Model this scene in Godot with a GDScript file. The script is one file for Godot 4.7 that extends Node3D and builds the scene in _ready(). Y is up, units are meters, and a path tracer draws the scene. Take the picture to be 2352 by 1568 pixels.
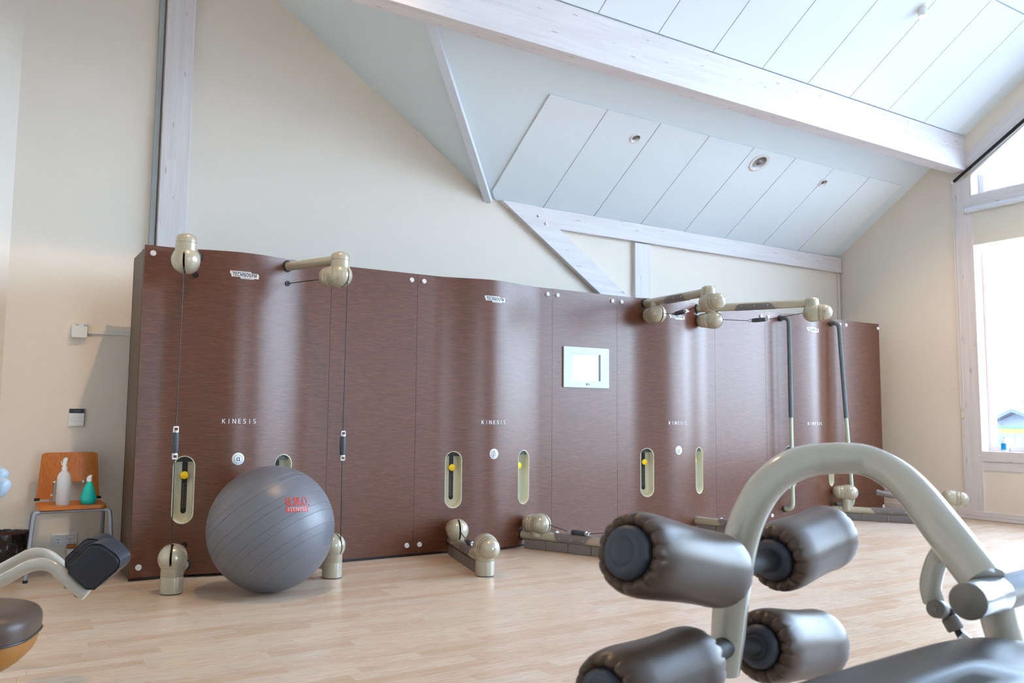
extends Node3D
# A gym corner under a timber roof: a wall of cable training stations, a ball, a chair and two machines in front.

# ------------------------------------------------------------------ mesh building
class MB:
	var v := PackedVector3Array()
	var n := PackedVector3Array()
	var u := PackedVector2Array()
	var c := PackedColorArray()
	var col := Color.WHITE
	func vert(p: Vector3, q: Vector3, w: Vector2) -> void:
		v.append(p); n.append(q); u.append(w); c.append(col)
	func tri(a: Vector3, b: Vector3, d: Vector3, na: Vector3, nb: Vector3, nd: Vector3, ua: Vector2, ub: Vector2, ud: Vector2) -> void:
		if (b - a).cross(d - a).dot(na + nb + nd) > 0.0:
			vert(a, na, ua); vert(d, nd, ud); vert(b, nb, ub)
		else:
			vert(a, na, ua); vert(b, nb, ub); vert(d, nd, ud)
	func quad(p: Array, q: Array, w: Array) -> void:
		tri(p[0], p[1], p[2], q[0], q[1], q[2], w[0], w[1], w[2])
		tri(p[0], p[2], p[3], q[0], q[2], q[3], w[0], w[2], w[3])
	func flat(p: Array, out: Vector3) -> void:
		# a planar polygon of 3 or 4 points, with its own normal and metre coordinates
		var nn: Vector3 = (p[1] - p[0]).cross(p[2] - p[0]).normalized()
		if nn.dot(out) < 0.0:
			nn = -nn
		var a := Vector3.RIGHT
		if absf(nn.x) > 0.8:
			a = Vector3.BACK
		var t: Vector3 = (a - nn * a.dot(nn)).normalized()
		var s := nn.cross(t)
		var w := []
		for k in p:
			w.append(Vector2(k.dot(t), k.dot(s)))
		if p.size() == 3:
			tri(p[0], p[1], p[2], nn, nn, nn, w[0], w[1], w[2])
		else:
			quad(p, [nn, nn, nn, nn], w)
	func box(at: Vector3, size: Vector3, bevel := 0.0, turn := Basis(), uvo := Vector2.ZERO) -> void:
		var h := size * 0.5
		var b := minf(bevel, minf(h.x, minf(h.y, h.z)) * 0.9)
		for ax in 3:
			var i := (ax + 1) % 3
			var j := (ax + 2) % 3
			for s in [-1.0, 1.0]:
				var nn := Vector3.ZERO
				nn[ax] = s
				var p := []
				var w := []
				for k in [[-1, -1], [1, -1], [1, 1], [-1, 1]]:
					var q := Vector3.ZERO
					q[ax] = s * h[ax]
					q[i] = k[0] * (h[i] - b)
					q[j] = k[1] * (h[j] - b)
					p.append(at + turn * q)
					var lng := i if size[i] >= size[j] else j
					var sht := j if lng == i else i
					w.append(Vector2(q[lng], q[sht] + ax * 0.37) + uvo)
				var m := turn * nn
				quad(p, [m, m, m, m], w)
		if b > 0.0:
			for ax in 3:
				var i := (ax + 1) % 3
				var j := (ax + 2) % 3
				for s in [-1.0, 1.0]:
					for t in [-1.0, 1.0]:
						var p := []
						var w := []
						for k in [[-1, 0], [1, 0], [1, 1], [-1, 1]]:
							var q := Vector3.ZERO
							q[ax] = k[0] * (h[ax] - b)
							q[i] = s * (h[i] if k[1] == 0 else h[i] - b)
							q[j] = t * (h[j] - b if k[1] == 0 else h[j])
							p.append(at + turn * q)
							w.append(Vector2(q[ax], q[i]) + uvo)
						var e := Vector3.ZERO
						e[i] = s
						var g := Vector3.ZERO
						g[j] = t
						e = turn * e
						g = turn * g
						quad(p, [e, e, g, g], w)
			for sx in [-1.0, 1.0]:
				for sy in [-1.0, 1.0]:
					for sz in [-1.0, 1.0]:
						var sg := Vector3(sx, sy, sz)
						var p := []
						var q := []
						for ax in 3:
							var r := (h - Vector3(b, b, b)) * sg
							r[ax] = sg[ax] * h[ax]
							p.append(at + turn * r)
							var e := Vector3.ZERO
							e[ax] = sg[ax]
							q.append(turn * e)
						tri(p[0], p[1], p[2], q[0], q[1], q[2], uvo, uvo, uvo)
	func lathe(prof: Array, seg: int, xf := Transform3D.IDENTITY, arc := TAU, start := 0.0) -> void:
		# prof: Vector2(radius, height) turned about the local y axis
		var m := prof.size()
		var sn := []
		for i in m - 1:
			var d: Vector2 = prof[i + 1] - prof[i]
			sn.append(Vector2(d.y, -d.x).normalized() if d.length() > 1e-7 else Vector2(1, 0))
		var clock := 0.0
		for i in m - 1:
			clock += prof[i].x * prof[i + 1].y - prof[i + 1].x * prof[i].y
		var ln := 0.0
		for i in m - 1:
			var n0: Vector2 = sn[i]
			var n1: Vector2 = sn[i]
			if i > 0 and sn[i - 1].dot(sn[i]) > 0.62:
				n0 = (sn[i - 1] + sn[i]).normalized()
			if i < m - 2 and sn[i + 1].dot(sn[i]) > 0.62:
				n1 = (sn[i + 1] + sn[i]).normalized()
			var l1: float = ln + prof[i].distance_to(prof[i + 1])
			for k in seg:
				var a0 := start + arc * k / seg
				var a1 := start + arc * (k + 1) / seg
				var p := []
				var q := []
				var w := []
				for e in [[a0, prof[i], n0, ln], [a1, prof[i], n0, ln], [a1, prof[i + 1], n1, l1], [a0, prof[i + 1], n1, l1]]:
					var ca := cos(e[0])
					var sa := sin(e[0])
					p.append(xf * Vector3(e[1].x * ca, e[1].y, e[1].x * sa))
					q.append((xf.basis * Vector3(e[2].x * ca, e[2].y, e[2].x * sa)).normalized())
					w.append(Vector2(e[0] / TAU, e[3]))
				quad(p, q, w)
			ln = l1
	func tube(pts: Array, rad, seg := 18, caps := true, oval := Vector2.ONE) -> void:
		var m := pts.size()
		var tans := []
		for i in m:
			var t: Vector3 = pts[mini(i + 1, m - 1)] - pts[maxi(i - 1, 0)]
			tans.append(t.normalized())
		var up := Vector3.UP if absf(tans[0].y) < 0.9 else Vector3.RIGHT
		var side: Vector3 = tans[0].cross(up).normalized()
		var rings := []
		var ln := 0.0
		var lens := []
		for i in m:
			side = (side - tans[i] * side.dot(tans[i])).normalized()
			var bi: Vector3 = side.cross(tans[i])
			var r: float = rad[i] if rad is Array else rad
			var ring := []
			for k in seg + 1:
				var a := TAU * k / seg
				var nn: Vector3 = (side * cos(a) / oval.x + bi * sin(a) / oval.y).normalized()
				ring.append([pts[i] + side * cos(a) * r * oval.x + bi * sin(a) * r * oval.y, nn])
			rings.append(ring)
			if i > 0:
				ln += pts[i].distance_to(pts[i - 1])
			lens.append(ln)
		for i in m - 1:
			for k in seg:
				var a = rings[i][k]
				var b = rings[i][k + 1]
				var d = rings[i + 1][k + 1]
				var e = rings[i + 1][k]
				quad([a[0], b[0], d[0], e[0]], [a[1], b[1], d[1], e[1]], [Vector2(lens[i], float(k) / seg), Vector2(lens[i], float(k + 1) / seg), Vector2(lens[i + 1], float(k + 1) / seg), Vector2(lens[i + 1], float(k) / seg)])
		if caps:
			for e in [0, m - 1]:
				var nn: Vector3 = -tans[0] if e == 0 else tans[m - 1]
				for k in seg:
					tri(pts[e], rings[e][k][0], rings[e][k + 1][0], nn, nn, nn, Vector2.ZERO, Vector2.ZERO, Vector2.ZERO)
	func prism(poly: PackedVector2Array, d0: float, d1: float, xf := Transform3D.IDENTITY, bevel := 0.0) -> void:
		# an outline in local x, y pushed from z = d0 to z = d1
		var fill := Geometry2D.triangulate_polygon(poly)
		var mid := Vector2.ZERO
		for p in poly:
			mid += p / poly.size()
		var inner := poly.duplicate()
		if bevel > 0.0:
			var got := Geometry2D.offset_polygon(poly, -bevel, Geometry2D.JOIN_MITER)
			if got.size() == 1 and got[0].size() == poly.size():
				var best := 0
				for i in poly.size():
					if got[0][i].distance_to(poly[0]) < got[0][best].distance_to(poly[0]):
						best = i
				for i in poly.size():
					inner[i] = got[0][(best + i) % poly.size()]
				if Geometry2D.is_polygon_clockwise(got[0]) != Geometry2D.is_polygon_clockwise(poly):
					for i in poly.size():
						inner[i] = got[0][(best - i + poly.size()) % poly.size()]
		var zc := (d0 + d1) * 0.5
		for side in [[d0, -1.0], [d1, 1.0]]:
			var nn: Vector3 = (xf.basis * Vector3(0, 0, side[1] * signf(d1 - d0))).normalized()
			for i in range(0, fill.size(), 3):
				var p := []
				for k in 3:
					var q: Vector2 = inner[fill[i + k]]
					p.append(q)
				tri(xf * Vector3(p[0].x, p[0].y, side[0]), xf * Vector3(p[1].x, p[1].y, side[0]), xf * Vector3(p[2].x, p[2].y, side[0]), nn, nn, nn, p[0], p[1], p[2])
		var cw := -1.0 if Geometry2D.is_polygon_clockwise(poly) else 1.0
		var sgn := signf(d1 - d0)
		var norms := []
		for i in poly.size():
			var d: Vector2 = poly[(i + 1) % poly.size()] - poly[i]
			norms.append(Vector2(d.y, -d.x).normalized() * cw)
		var run := 0.0
		for i in poly.size():
			var j := (i + 1) % poly.size()
			var n0: Vector2 = norms[i]
			var n1: Vector2 = norms[i]
			var before: Vector2 = norms[(i - 1 + poly.size()) % poly.size()]
			var after: Vector2 = norms[j]
			if before.dot(n0) > 0.8:
				n0 = (before + norms[i]).normalized()
			if after.dot(n1) > 0.8:
				n1 = (after + norms[i]).normalized()
			var l := poly[i].distance_to(poly[j])
			var e0: Vector3 = xf.basis * Vector3(n0.x, n0.y, 0)
			var e1: Vector3 = xf.basis * Vector3(n1.x, n1.y, 0)
			var z0 := d0 + bevel * sgn
			var z1 := d1 - bevel * sgn
			quad([xf * Vector3(poly[i].x, poly[i].y, z0), xf * Vector3(poly[j].x, poly[j].y, z0), xf * Vector3(poly[j].x, poly[j].y, z1), xf * Vector3(poly[i].x, poly[i].y, z1)], [e0, e1, e1, e0], [Vector2(run, z0), Vector2(run + l, z0), Vector2(run + l, z1), Vector2(run, z1)])
			if bevel > 0.0:
				for g in [[z0, d0, -1.0], [z1, d1, 1.0]]:
					var f: Vector3 = xf.basis * Vector3(0, 0, g[2] * sgn)
					quad([xf * Vector3(poly[i].x, poly[i].y, g[0]), xf * Vector3(poly[j].x, poly[j].y, g[0]), xf * Vector3(inner[j].x, inner[j].y, g[1]), xf * Vector3(inner[i].x, inner[i].y, g[1])], [(e0), (e1), f, f], [Vector2(run, 0), Vector2(run + l, 0), Vector2(run + l, bevel), Vector2(run, bevel)])
			run += l
		zc = zc
	func grid(nu: int, nv: int, f: Callable, closed := false) -> void:
		# f(s, t) gives a point for s, t in 0..1; the normal follows from neighbours and points along s x t
		var p := []
		for i in nu + 1:
			var row := []
			for j in nv + 1:
				row.append(f.call(float(i) / nu, float(j) / nv))
			p.append(row)
		var nn := []
		for i in nu + 1:
			var row := []
			for j in nv + 1:
				var i0 := maxi(i - 1, 0)
				var i1 := mini(i + 1, nu)
				var j0 := j - 1
				var j1 := j + 1
				if closed:
					j0 = (j - 1 + nv) % nv
					j1 = (j + 1) % nv
				else:
					j0 = maxi(j0, 0)
					j1 = mini(j1, nv)
				var a: Vector3 = p[i1][j] - p[i0][j]
				var b: Vector3 = p[i][j1] - p[i][j0]
				row.append(a.cross(b).normalized())
			nn.append(row)
		for i in nu:
			for j in nv:
				quad([p[i][j], p[i + 1][j], p[i + 1][j + 1], p[i][j + 1]], [nn[i][j], nn[i + 1][j], nn[i + 1][j + 1], nn[i][j + 1]], [Vector2(float(i) / nu, float(j) / nv), Vector2(float(i + 1) / nu, float(j) / nv), Vector2(float(i + 1) / nu, float(j + 1) / nv), Vector2(float(i) / nu, float(j + 1) / nv)])
	func text(words: String, size: float, depth: float, f: Callable, bold := false) -> void:
		# lettering as solid type, each vertex carried by f from flat x, y, z to its place
		var t := TextMesh.new()
		t.text = words
		var font := SystemFont.new()
		font.font_names = PackedStringArray(["Droid Sans"])
		if bold:
			font.font_weight = 700
		t.font = font
		t.font_size = 64
		t.pixel_size = size / 64.0
		t.depth = depth
		t.curve_step = 1.0
		var arr := t.get_mesh_arrays()
		if arr.is_empty() or arr[0] == null:
			return
		var ix: PackedInt32Array = arr[Mesh.ARRAY_INDEX] if arr[Mesh.ARRAY_INDEX] != null else PackedInt32Array(range(arr[0].size()))
		for i in range(0, ix.size(), 3):
			var p := []
			for k in 3:
				p.append(f.call(arr[0][ix[i + k]]))
			var fn: Vector3 = arr[Mesh.ARRAY_NORMAL][ix[i]]
			var m: Vector3 = f.call(arr[0][ix[i]] + fn * 0.001) - p[0]
			m = m.normalized()
			tri(p[0], p[1], p[2], m, m, m, Vector2.ZERO, Vector2.ZERO, Vector2.ZERO)
	func done() -> ArrayMesh:
		var a := []
		a.resize(Mesh.ARRAY_MAX)
		a[Mesh.ARRAY_VERTEX] = v
		a[Mesh.ARRAY_NORMAL] = n
		a[Mesh.ARRAY_TEX_UV] = u
		a[Mesh.ARRAY_COLOR] = c
		var m := ArrayMesh.new()
		m.add_surface_from_arrays(Mesh.PRIMITIVE_TRIANGLES, a)
		return m


# ------------------------------------------------------------------ scene helpers
var used := {}
var M := {}
var rng := RandomNumberGenerator.new()

func V(x: float, y: float, z: float) -> Vector3:
	return Vector3(x, y, z)

func numbered(called: String) -> String:
	var k: int = used.get(called, 0)
	used[called] = k + 1
	return called if k == 0 else "%s_%03d" % [called, k]

func obj(called: String, mesh: Mesh, m: Material, parent: Node = null, at := Vector3.ZERO, turn := Basis()) -> MeshInstance3D:
	var o := MeshInstance3D.new()
	o.mesh = mesh
	o.material_override = m
	o.transform = Transform3D(turn, at)
	if parent == null or parent == self:
		o.name = numbered(called)
		add_child(o, true)
	else:
		var k := 0
		var nm := called
		while parent.has_node(nm):
			k += 1
			nm = "%s_%03d" % [called, k]
		o.name = nm
		parent.add_child(o, true)
	return o

func tag(o: Node, label: String, category: String, group := "") -> Node:
	o.set_meta("label", label)
	o.set_meta("category", category)
	if group:
		o.set_meta("group", group)
	return o

func thing(called: String, label: String, category: String, at := Vector3.ZERO, turn := 0.0, group := "") -> Node3D:
	var o := Node3D.new()
	o.name = numbered(called)
	add_child(o, true)
	o.position = at
	o.rotation.y = turn
	tag(o, label, category, group)
	return o

func struct(called: String, mesh: Mesh, m: Material, label := "") -> MeshInstance3D:
	var o := obj(called, mesh, m)
	o.set_meta("kind", "structure")
	if label:
		o.set_meta("label", label)
	return o

func smooth(pts: Array, per := 6) -> Array:
	var out := []
	for i in pts.size() - 1:
		var a: Vector3 = pts[maxi(i - 1, 0)]
		var b: Vector3 = pts[i]
		var d: Vector3 = pts[i + 1]
		var e: Vector3 = pts[mini(i + 2, pts.size() - 1)]
		for k in per:
			out.append(b.cubic_interpolate(d, a, e, float(k) / per))
	out.append(pts[-1])
	return out

func smooth_f(vals: Array, per := 6) -> Array:
	var out := []
	for i in vals.size() - 1:
		for k in per:
			out.append(lerpf(vals[i], vals[i + 1], float(k) / per))
	out.append(vals[-1])
	return out

func frame_y(dir: Vector3, at: Vector3) -> Transform3D:
	# a frame whose y axis runs along dir
	var y := dir.normalized()
	var x := y.cross(Vector3.FORWARD if absf(y.z) < 0.9 else Vector3.UP).normalized()
	return Transform3D(Basis(x, y, x.cross(y)), at)

func mat(r: int, g: int, b: int, rough := 0.6, metal := 0.0, spec := 0.5) -> StandardMaterial3D:
	var m := StandardMaterial3D.new()
	m.albedo_color = Color8(r, g, b)
	m.roughness = rough
	m.metallic = metal
	m.metallic_specular = spec
	return m

func streaks(w: int, h: int, sd: int, fx: float, fy: float, dark: Color, mid: Color, light: Color, coarse := 0.5, knots := 0) -> ImageTexture:
	# grain running along the width of the picture; it tiles by blending the far edge into the near one
	var n1 := FastNoiseLite.new()
	n1.seed = sd
	n1.frequency = 1.0
	n1.fractal_octaves = 3
	var n2 := FastNoiseLite.new()
	n2.seed = sd + 7
	n2.frequency = 1.0
	n2.fractal_octaves = 2
	var im := Image.create(w, h, false, Image.FORMAT_RGB8)
	var spots := []
	var rr := RandomNumberGenerator.new()
	rr.seed = sd
	for k in knots:
		spots.append([rr.randf_range(0, w), rr.randf_range(0, h), rr.randf_range(1.2, 2.6)])
	for y in h:
		for x in w:
			var t := 0.5 + 0.75 * ((1.0 - coarse) * n1.get_noise_2d(x * fx, y * fy) + coarse * n2.get_noise_2d(x * fx * 0.35, y * fy * 0.16))
			t = clampf(t, 0.0, 1.0)
			var cc := dark.lerp(mid, t * 2.0) if t < 0.5 else mid.lerp(light, t * 2.0 - 1.0)
			im.set_pixel(x, y, cc)
	for s in spots:
		for y in range(int(s[1] - 6), int(s[1] + 7)):
			for x in range(int(s[0] - 10), int(s[0] + 11)):
				var d: float = Vector2((x - s[0]) * 0.55, y - s[1]).length() / s[2]
				if d < 1.6:
					var px := posmod(x, w)
					var py := posmod(y, h)
					im.set_pixel(px, py, im.get_pixel(px, py).lerp(Color8(150, 132, 126), clampf(1.6 - d, 0.0, 0.42)))
	return ImageTexture.create_from_image(im)

func grainy(tex: Texture2D, rough: float, sx: float, sy: float, spec := 0.5) -> StandardMaterial3D:
	var m := StandardMaterial3D.new()
	m.albedo_texture = tex
	m.roughness = rough
	m.metallic_specular = spec
	m.uv1_scale = Vector3(sx, sy, 1)
	return m

func speck(sd: int, freq: float, strength: float) -> NoiseTexture2D:
	var t := NoiseTexture2D.new()
	t.width = 256
	t.height = 256
	t.seamless = true
	t.as_normal_map = true
	t.bump_strength = strength
	var f := FastNoiseLite.new()
	f.seed = sd
	f.frequency = freq
	t.noise = f
	return t

func materials() -> void:
	M.wall = mat(236, 225, 211, 0.85)
	M.wall.normal_enabled = true
	M.wall.normal_texture = speck(5, 0.09, 1.2)
	M.wall.normal_scale = 0.25
	M.wall.uv1_triplanar = true
	M.wall.uv1_scale = Vector3(3, 3, 3)
	M.ceil = mat(228, 237, 240, 0.75)
	M.panel_white = mat(236, 243, 246, 0.5)
	M.timber = grainy(streaks(512, 256, 21, 0.012, 0.16, Color8(217, 207, 206), Color8(226, 219, 218), Color8(233, 228, 227), 0.5, 16), 0.6, 0.35, 2.2)
	M.wood_wall = grainy(streaks(512, 512, 3, 0.014, 0.8, Color8(53, 25, 11), Color8(88, 46, 24), Color8(124, 76, 50), 0.3), 0.34, 1.5, 1.7, 0.57)
	M.wood_side = mat(84, 66, 54, 0.5)
	M.black = mat(13, 13, 14, 0.5)
	M.rubber = mat(18, 18, 20, 0.6)
	M.pearl = mat(176, 169, 149, 0.25, 0.2)
	M.pearl.clearcoat_enabled = true
	M.pearl.clearcoat = 0.6
	M.pearl.clearcoat_roughness = 0.08
	M.tray = mat(206, 203, 178, 0.3)
	M.yellow = mat(250, 206, 0, 0.4)
	M.steel = mat(200, 202, 205, 0.28, 1.0)
	M.white_disc = mat(222, 225, 230, 0.35)
	M.grip = mat(58, 64, 74, 0.55)
	M.pad_grey = mat(116, 110, 109, 0.55)
	M.cable = mat(42, 40, 44, 0.4)
	M.ball = mat(106, 107, 114, 0.33)
	M.ball.normal_enabled = true
	M.ball.normal_texture = speck(31, 0.2, 2.0)
	M.ball.normal_scale = 0.2
	M.ball.uv1_scale = Vector3(14, 18, 1)
	M.red_print = mat(196, 48, 40, 0.5)
	M.leather = mat(78, 62, 52, 0.38, 0.0, 0.42)
	M.leather.normal_enabled = true
	M.leather.normal_texture = speck(12, 0.12, 2.0)
	M.leather.normal_scale = 0.15
	M.leather.uv1_triplanar = true
	M.leather.uv1_scale = Vector3(9, 9, 9)
	M.black_leather = mat(42, 40, 42, 0.33, 0.0, 0.55)
	M.navy_leather = mat(30, 36, 48, 0.42)
	M.cap_blue = mat(42, 49, 62, 0.5)
	M.frame_paint = mat(178, 175, 164, 0.22)
	M.frame_paint.clearcoat_enabled = true
	M.frame_paint.clearcoat = 0.7
	M.frame_paint.clearcoat_roughness = 0.06
	M.disc_grey = mat(112, 108, 102, 0.5)
	M.ply = grainy(streaks(256, 256, 41, 0.02, 0.2, Color8(176, 92, 22), Color8(198, 112, 32), Color8(212, 134, 54), 0.6), 0.4, 1.5, 3.0)
	M.chrome = mat(176, 182, 190, 0.22, 0.9)
	M.leg_grey = mat(150, 157, 166, 0.35, 0.4)
	M.plastic_white = mat(232, 232, 230, 0.4)
	M.bin_bag = mat(14, 14, 16, 0.25)
	M.teal = mat(20, 200, 182, 0.4)
	M.milky = mat(222, 224, 226, 0.35)
	M.milky.backlight_enabled = true
	M.milky.backlight = Color(0.5, 0.5, 0.5)
	M.glass = StandardMaterial3D.new()
	M.glass.albedo_color = Color(1, 1, 1, 0.06)
	M.glass.transparency = BaseMaterial3D.TRANSPARENCY_ALPHA
	M.glass.roughness = 0.02
	M.frame_white = mat(232, 228, 236, 0.45)
	M.blind = mat(222, 218, 206, 0.8)
	M.blind.backlight_enabled = true
	M.blind.backlight = Color(0.35, 0.34, 0.32)
	M.white_paint = mat(226, 232, 240, 0.45)
	M.metal_strip = mat(176, 182, 182, 0.4, 0.3)
	M.screen_face = mat(196, 204, 210, 0.12)
	M.bezel = mat(186, 196, 208, 0.35)
	M.orange_plastic = mat(176, 92, 20, 0.3)
	M.display = mat(30, 32, 40, 0.2)


# ------------------------------------------------------------------ the training wall's shape
const ZF := -5.73          # its flat face
const TOP := 2.113
const LOW := 0.02
const SC := [1.466, 3.426, 5.381, 7.295]      # the four stations' centres

func bump(t: float) -> float:
	return 0.0475 * (1.0 + cos(PI * t / 0.5)) if absf(t) < 0.5 else 0.0

func slope(t: float) -> float:
	return -0.0475 * PI / 0.5 * sin(PI * t / 0.5) if absf(t) < 0.5 else 0.0

func roof(z: float) -> float:
	return 3.03 + 0.67 * (z + 6.52)

func _ready() -> void:
	rng.seed = 20
	# ---------------- camera
	var cam := Camera3D.new()
	cam.name = "camera"
	cam.position = V(0, 1.03, 0)
	cam.rotation = V(0.09013, -0.5666, 0.00797)
	cam.fov = 44.28
	cam.near = 0.05
	cam.far = 300.0
	add_child(cam)
	cam.current = true
	var lens := CameraAttributesPhysical.new()
	lens.frustum_focal_length = 29.49
	lens.frustum_focus_distance = 5.8
	lens.exposure_aperture = 8.0
	cam.attributes = lens
	# ---------------- sky and exposure
	var env := Environment.new()
	env.background_mode = Environment.BG_SKY
	var sm := ProceduralSkyMaterial.new()
	sm.sky_top_color = Color(0.74, 0.86, 1.0)
	sm.sky_horizon_color = Color(0.85, 0.935, 1.0)
	sm.ground_horizon_color = Color(0.75, 0.77, 0.8)
	sm.ground_bottom_color = Color(0.55, 0.56, 0.58)
	sm.sky_energy_multiplier = 3.4
	sm.ground_energy_multiplier = 2.2
	var sky := Sky.new()
	sky.sky_material = sm
	env.sky = sky
	env.tonemap_mode = Environment.TONE_MAPPER_LINEAR
	env.tonemap_exposure = 1.36
	env.sdfgi_enabled = true
	env.ssao_enabled = true
	env.ssil_enabled = true
	var we := WorldEnvironment.new()
	we.name = "sky"
	we.environment = env
	add_child(we)
	materials()
	shell()
	floor_planks()
	ceiling_panels()
	timbers()
	windows()
	outside()
	for lamp in [[V(6.86, 4.58, -4.07), "white ceiling spotlight glowing near the right end of the roof panels"], [V(1.5, 4.66, -3.95), "white ceiling spotlight above the training wall's left end"]]:
		spot_lamp(lamp[0], lamp[1])
	training_wall()
	ball()
	chair()
	wall_bits()
	right_machine()
	left_machine()


# ------------------------------------------------------------------ room
func shell() -> void:
	var b := MB.new()
	b.box(V(3.68, -0.112, -1.05), V(10.56, 0.2, 10.94))
	var fl := struct("floor", b.done(), mat(120, 90, 66, 0.7))
	fl.set_meta("label", "pale beech strip floor")
	# back wall with the gable on its left
	b = MB.new()
	b.prism(PackedVector2Array([Vector2(-1.6, 0), Vector2(8.96, 0), Vector2(8.96, 3.13), Vector2(3.87, 3.13), Vector2(-1.6, 6.78)]), -6.72, -6.52)
	b.prism(PackedVector2Array([Vector2(0.143, 6.53), Vector2(-1.7, 4.69), Vector2(-1.7, 6.53)]), 0.0, 6.8, Transform3D(Basis(V(1, 0, 0), V(0, 0, -1), V(0, 1, 0)), Vector3.ZERO))
	struct("wall_back", b.done(), M.wall)
	b = MB.new()
	b.prism(PackedVector2Array([Vector2(-6.72, -0.1), Vector2(4.62, -0.1), Vector2(4.62, 7.2), Vector2(-6.72, 7.2)]), -1.8, -1.6, Transform3D(Basis(V(0, 0, 1), V(0, 1, 0), V(1, 0, 0)), Vector3.ZERO))
	struct("wall_left", b.done(), M.wall)
	# front wall, behind the camera, with a row of windows on its right half
	b = MB.new()
	for r in [[-1.6, 3.4, 0.0, 3.2], [4.95, 8.96, 0.0, 3.2], [3.4, 4.95, 0.0, 0.75], [3.4, 4.95, 2.75, 3.2]]:
		b.box(V((r[0] + r[1]) / 2, (r[2] + r[3]) / 2, 4.52), V(r[1] - r[0], r[3] - r[2], 0.2))
	struct("wall_front", b.done(), M.wall)
	# window gable on the right; outline in (z, y)
	var side := Transform3D(Basis(V(0, 0, 1), V(0, 1, 0), V(1, 0, 0)), Vector3.ZERO)
	b = MB.new()
	b.prism(PackedVector2Array([Vector2(-6.72, 0), Vector2(-4.84, 0), Vector2(-4.84, roof(-4.84) + 0.1), Vector2(-6.72, roof(-6.72) + 0.1)]), 8.96, 9.18, side)
	b.prism(PackedVector2Array([Vector2(2.74, 0), Vector2(4.62, 0), Vector2(4.62, 3.0), Vector2(2.74, 4.256)]), 8.96, 9.18, side)
	b.prism(PackedVector2Array([Vector2(-4.84, 0), Vector2(2.74, 0), Vector2(2.74, 0.7), Vector2(-4.84, 0.7)]), 8.96, 9.18, side)
	b.prism(PackedVector2Array([Vector2(-4.84, roof(-4.84) - 0.3), Vector2(-1.05, roof(-1.05) - 0.3), Vector2(-1.05, roof(-1.05) + 0.1), Vector2(-4.84, roof(-4.84) + 0.1)]), 8.96, 9.18, side)
	b.prism(PackedVector2Array([Vector2(2.74, roof(-4.84) - 0.3), Vector2(-1.05, roof(-1.05) - 0.3), Vector2(-1.05, roof(-1.05) + 0.1), Vector2(2.74, roof(-4.84) + 0.1)]), 8.96, 9.18, side)
	struct("wall_right", b.done(), M.wall)
	# roof: main slope, cross gable, front slope
	b = MB.new()
	var up := V(0, 0.22, 0)
	var slabs := [
		[V(3.87, 3.03, -6.52), V(9.0, 3.03, -6.52), V(9.0, 6.695, -1.05), V(-1.6, 6.695, -1.05)],
		[V(3.87, 3.03, -6.52), V(-1.6, 6.695, -1.05), V(-1.6, 6.695, -6.52)],
		[V(-1.6, 6.695, -1.05), V(9.0, 6.695, -1.05), V(9.0, 3.03, 4.42), V(-1.6, 3.03, 4.42)]]
	for p in slabs:
		var lift := V(0, 0.012, 0)
		var lo := []
		var hi := []
		for q in p:
			lo.append(q + lift)
			hi.append(q + up)
		b.flat(lo, Vector3.DOWN)
		b.flat(hi, Vector3.UP)
		for i in p.size():
			var j: int = (i + 1) % p.size()
			b.flat([lo[i], lo[j], hi[j], hi[i]], (lo[i] + lo[j]) * 0.5 - V(3, 4.5, -3.5))
	struct("ceiling", b.done(), M.ceil)
	# baseboards
	b = MB.new()
	b.box(V(8.945, 0.062, -4.1), V(0.03, 0.055, 4.9), 0.006)
	b.box(V(8.94, 0.018, -4.1), V(0.04, 0.034, 4.9), 0.004)
	struct("baseboard_right", b.done(), M.timber)
	b = MB.new()
	b.box(V(0.5, 0.03, -6.51), V(0.72, 0.06, 0.02), 0.004)
	struct("baseboard_back", b.done(), M.wall)

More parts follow.
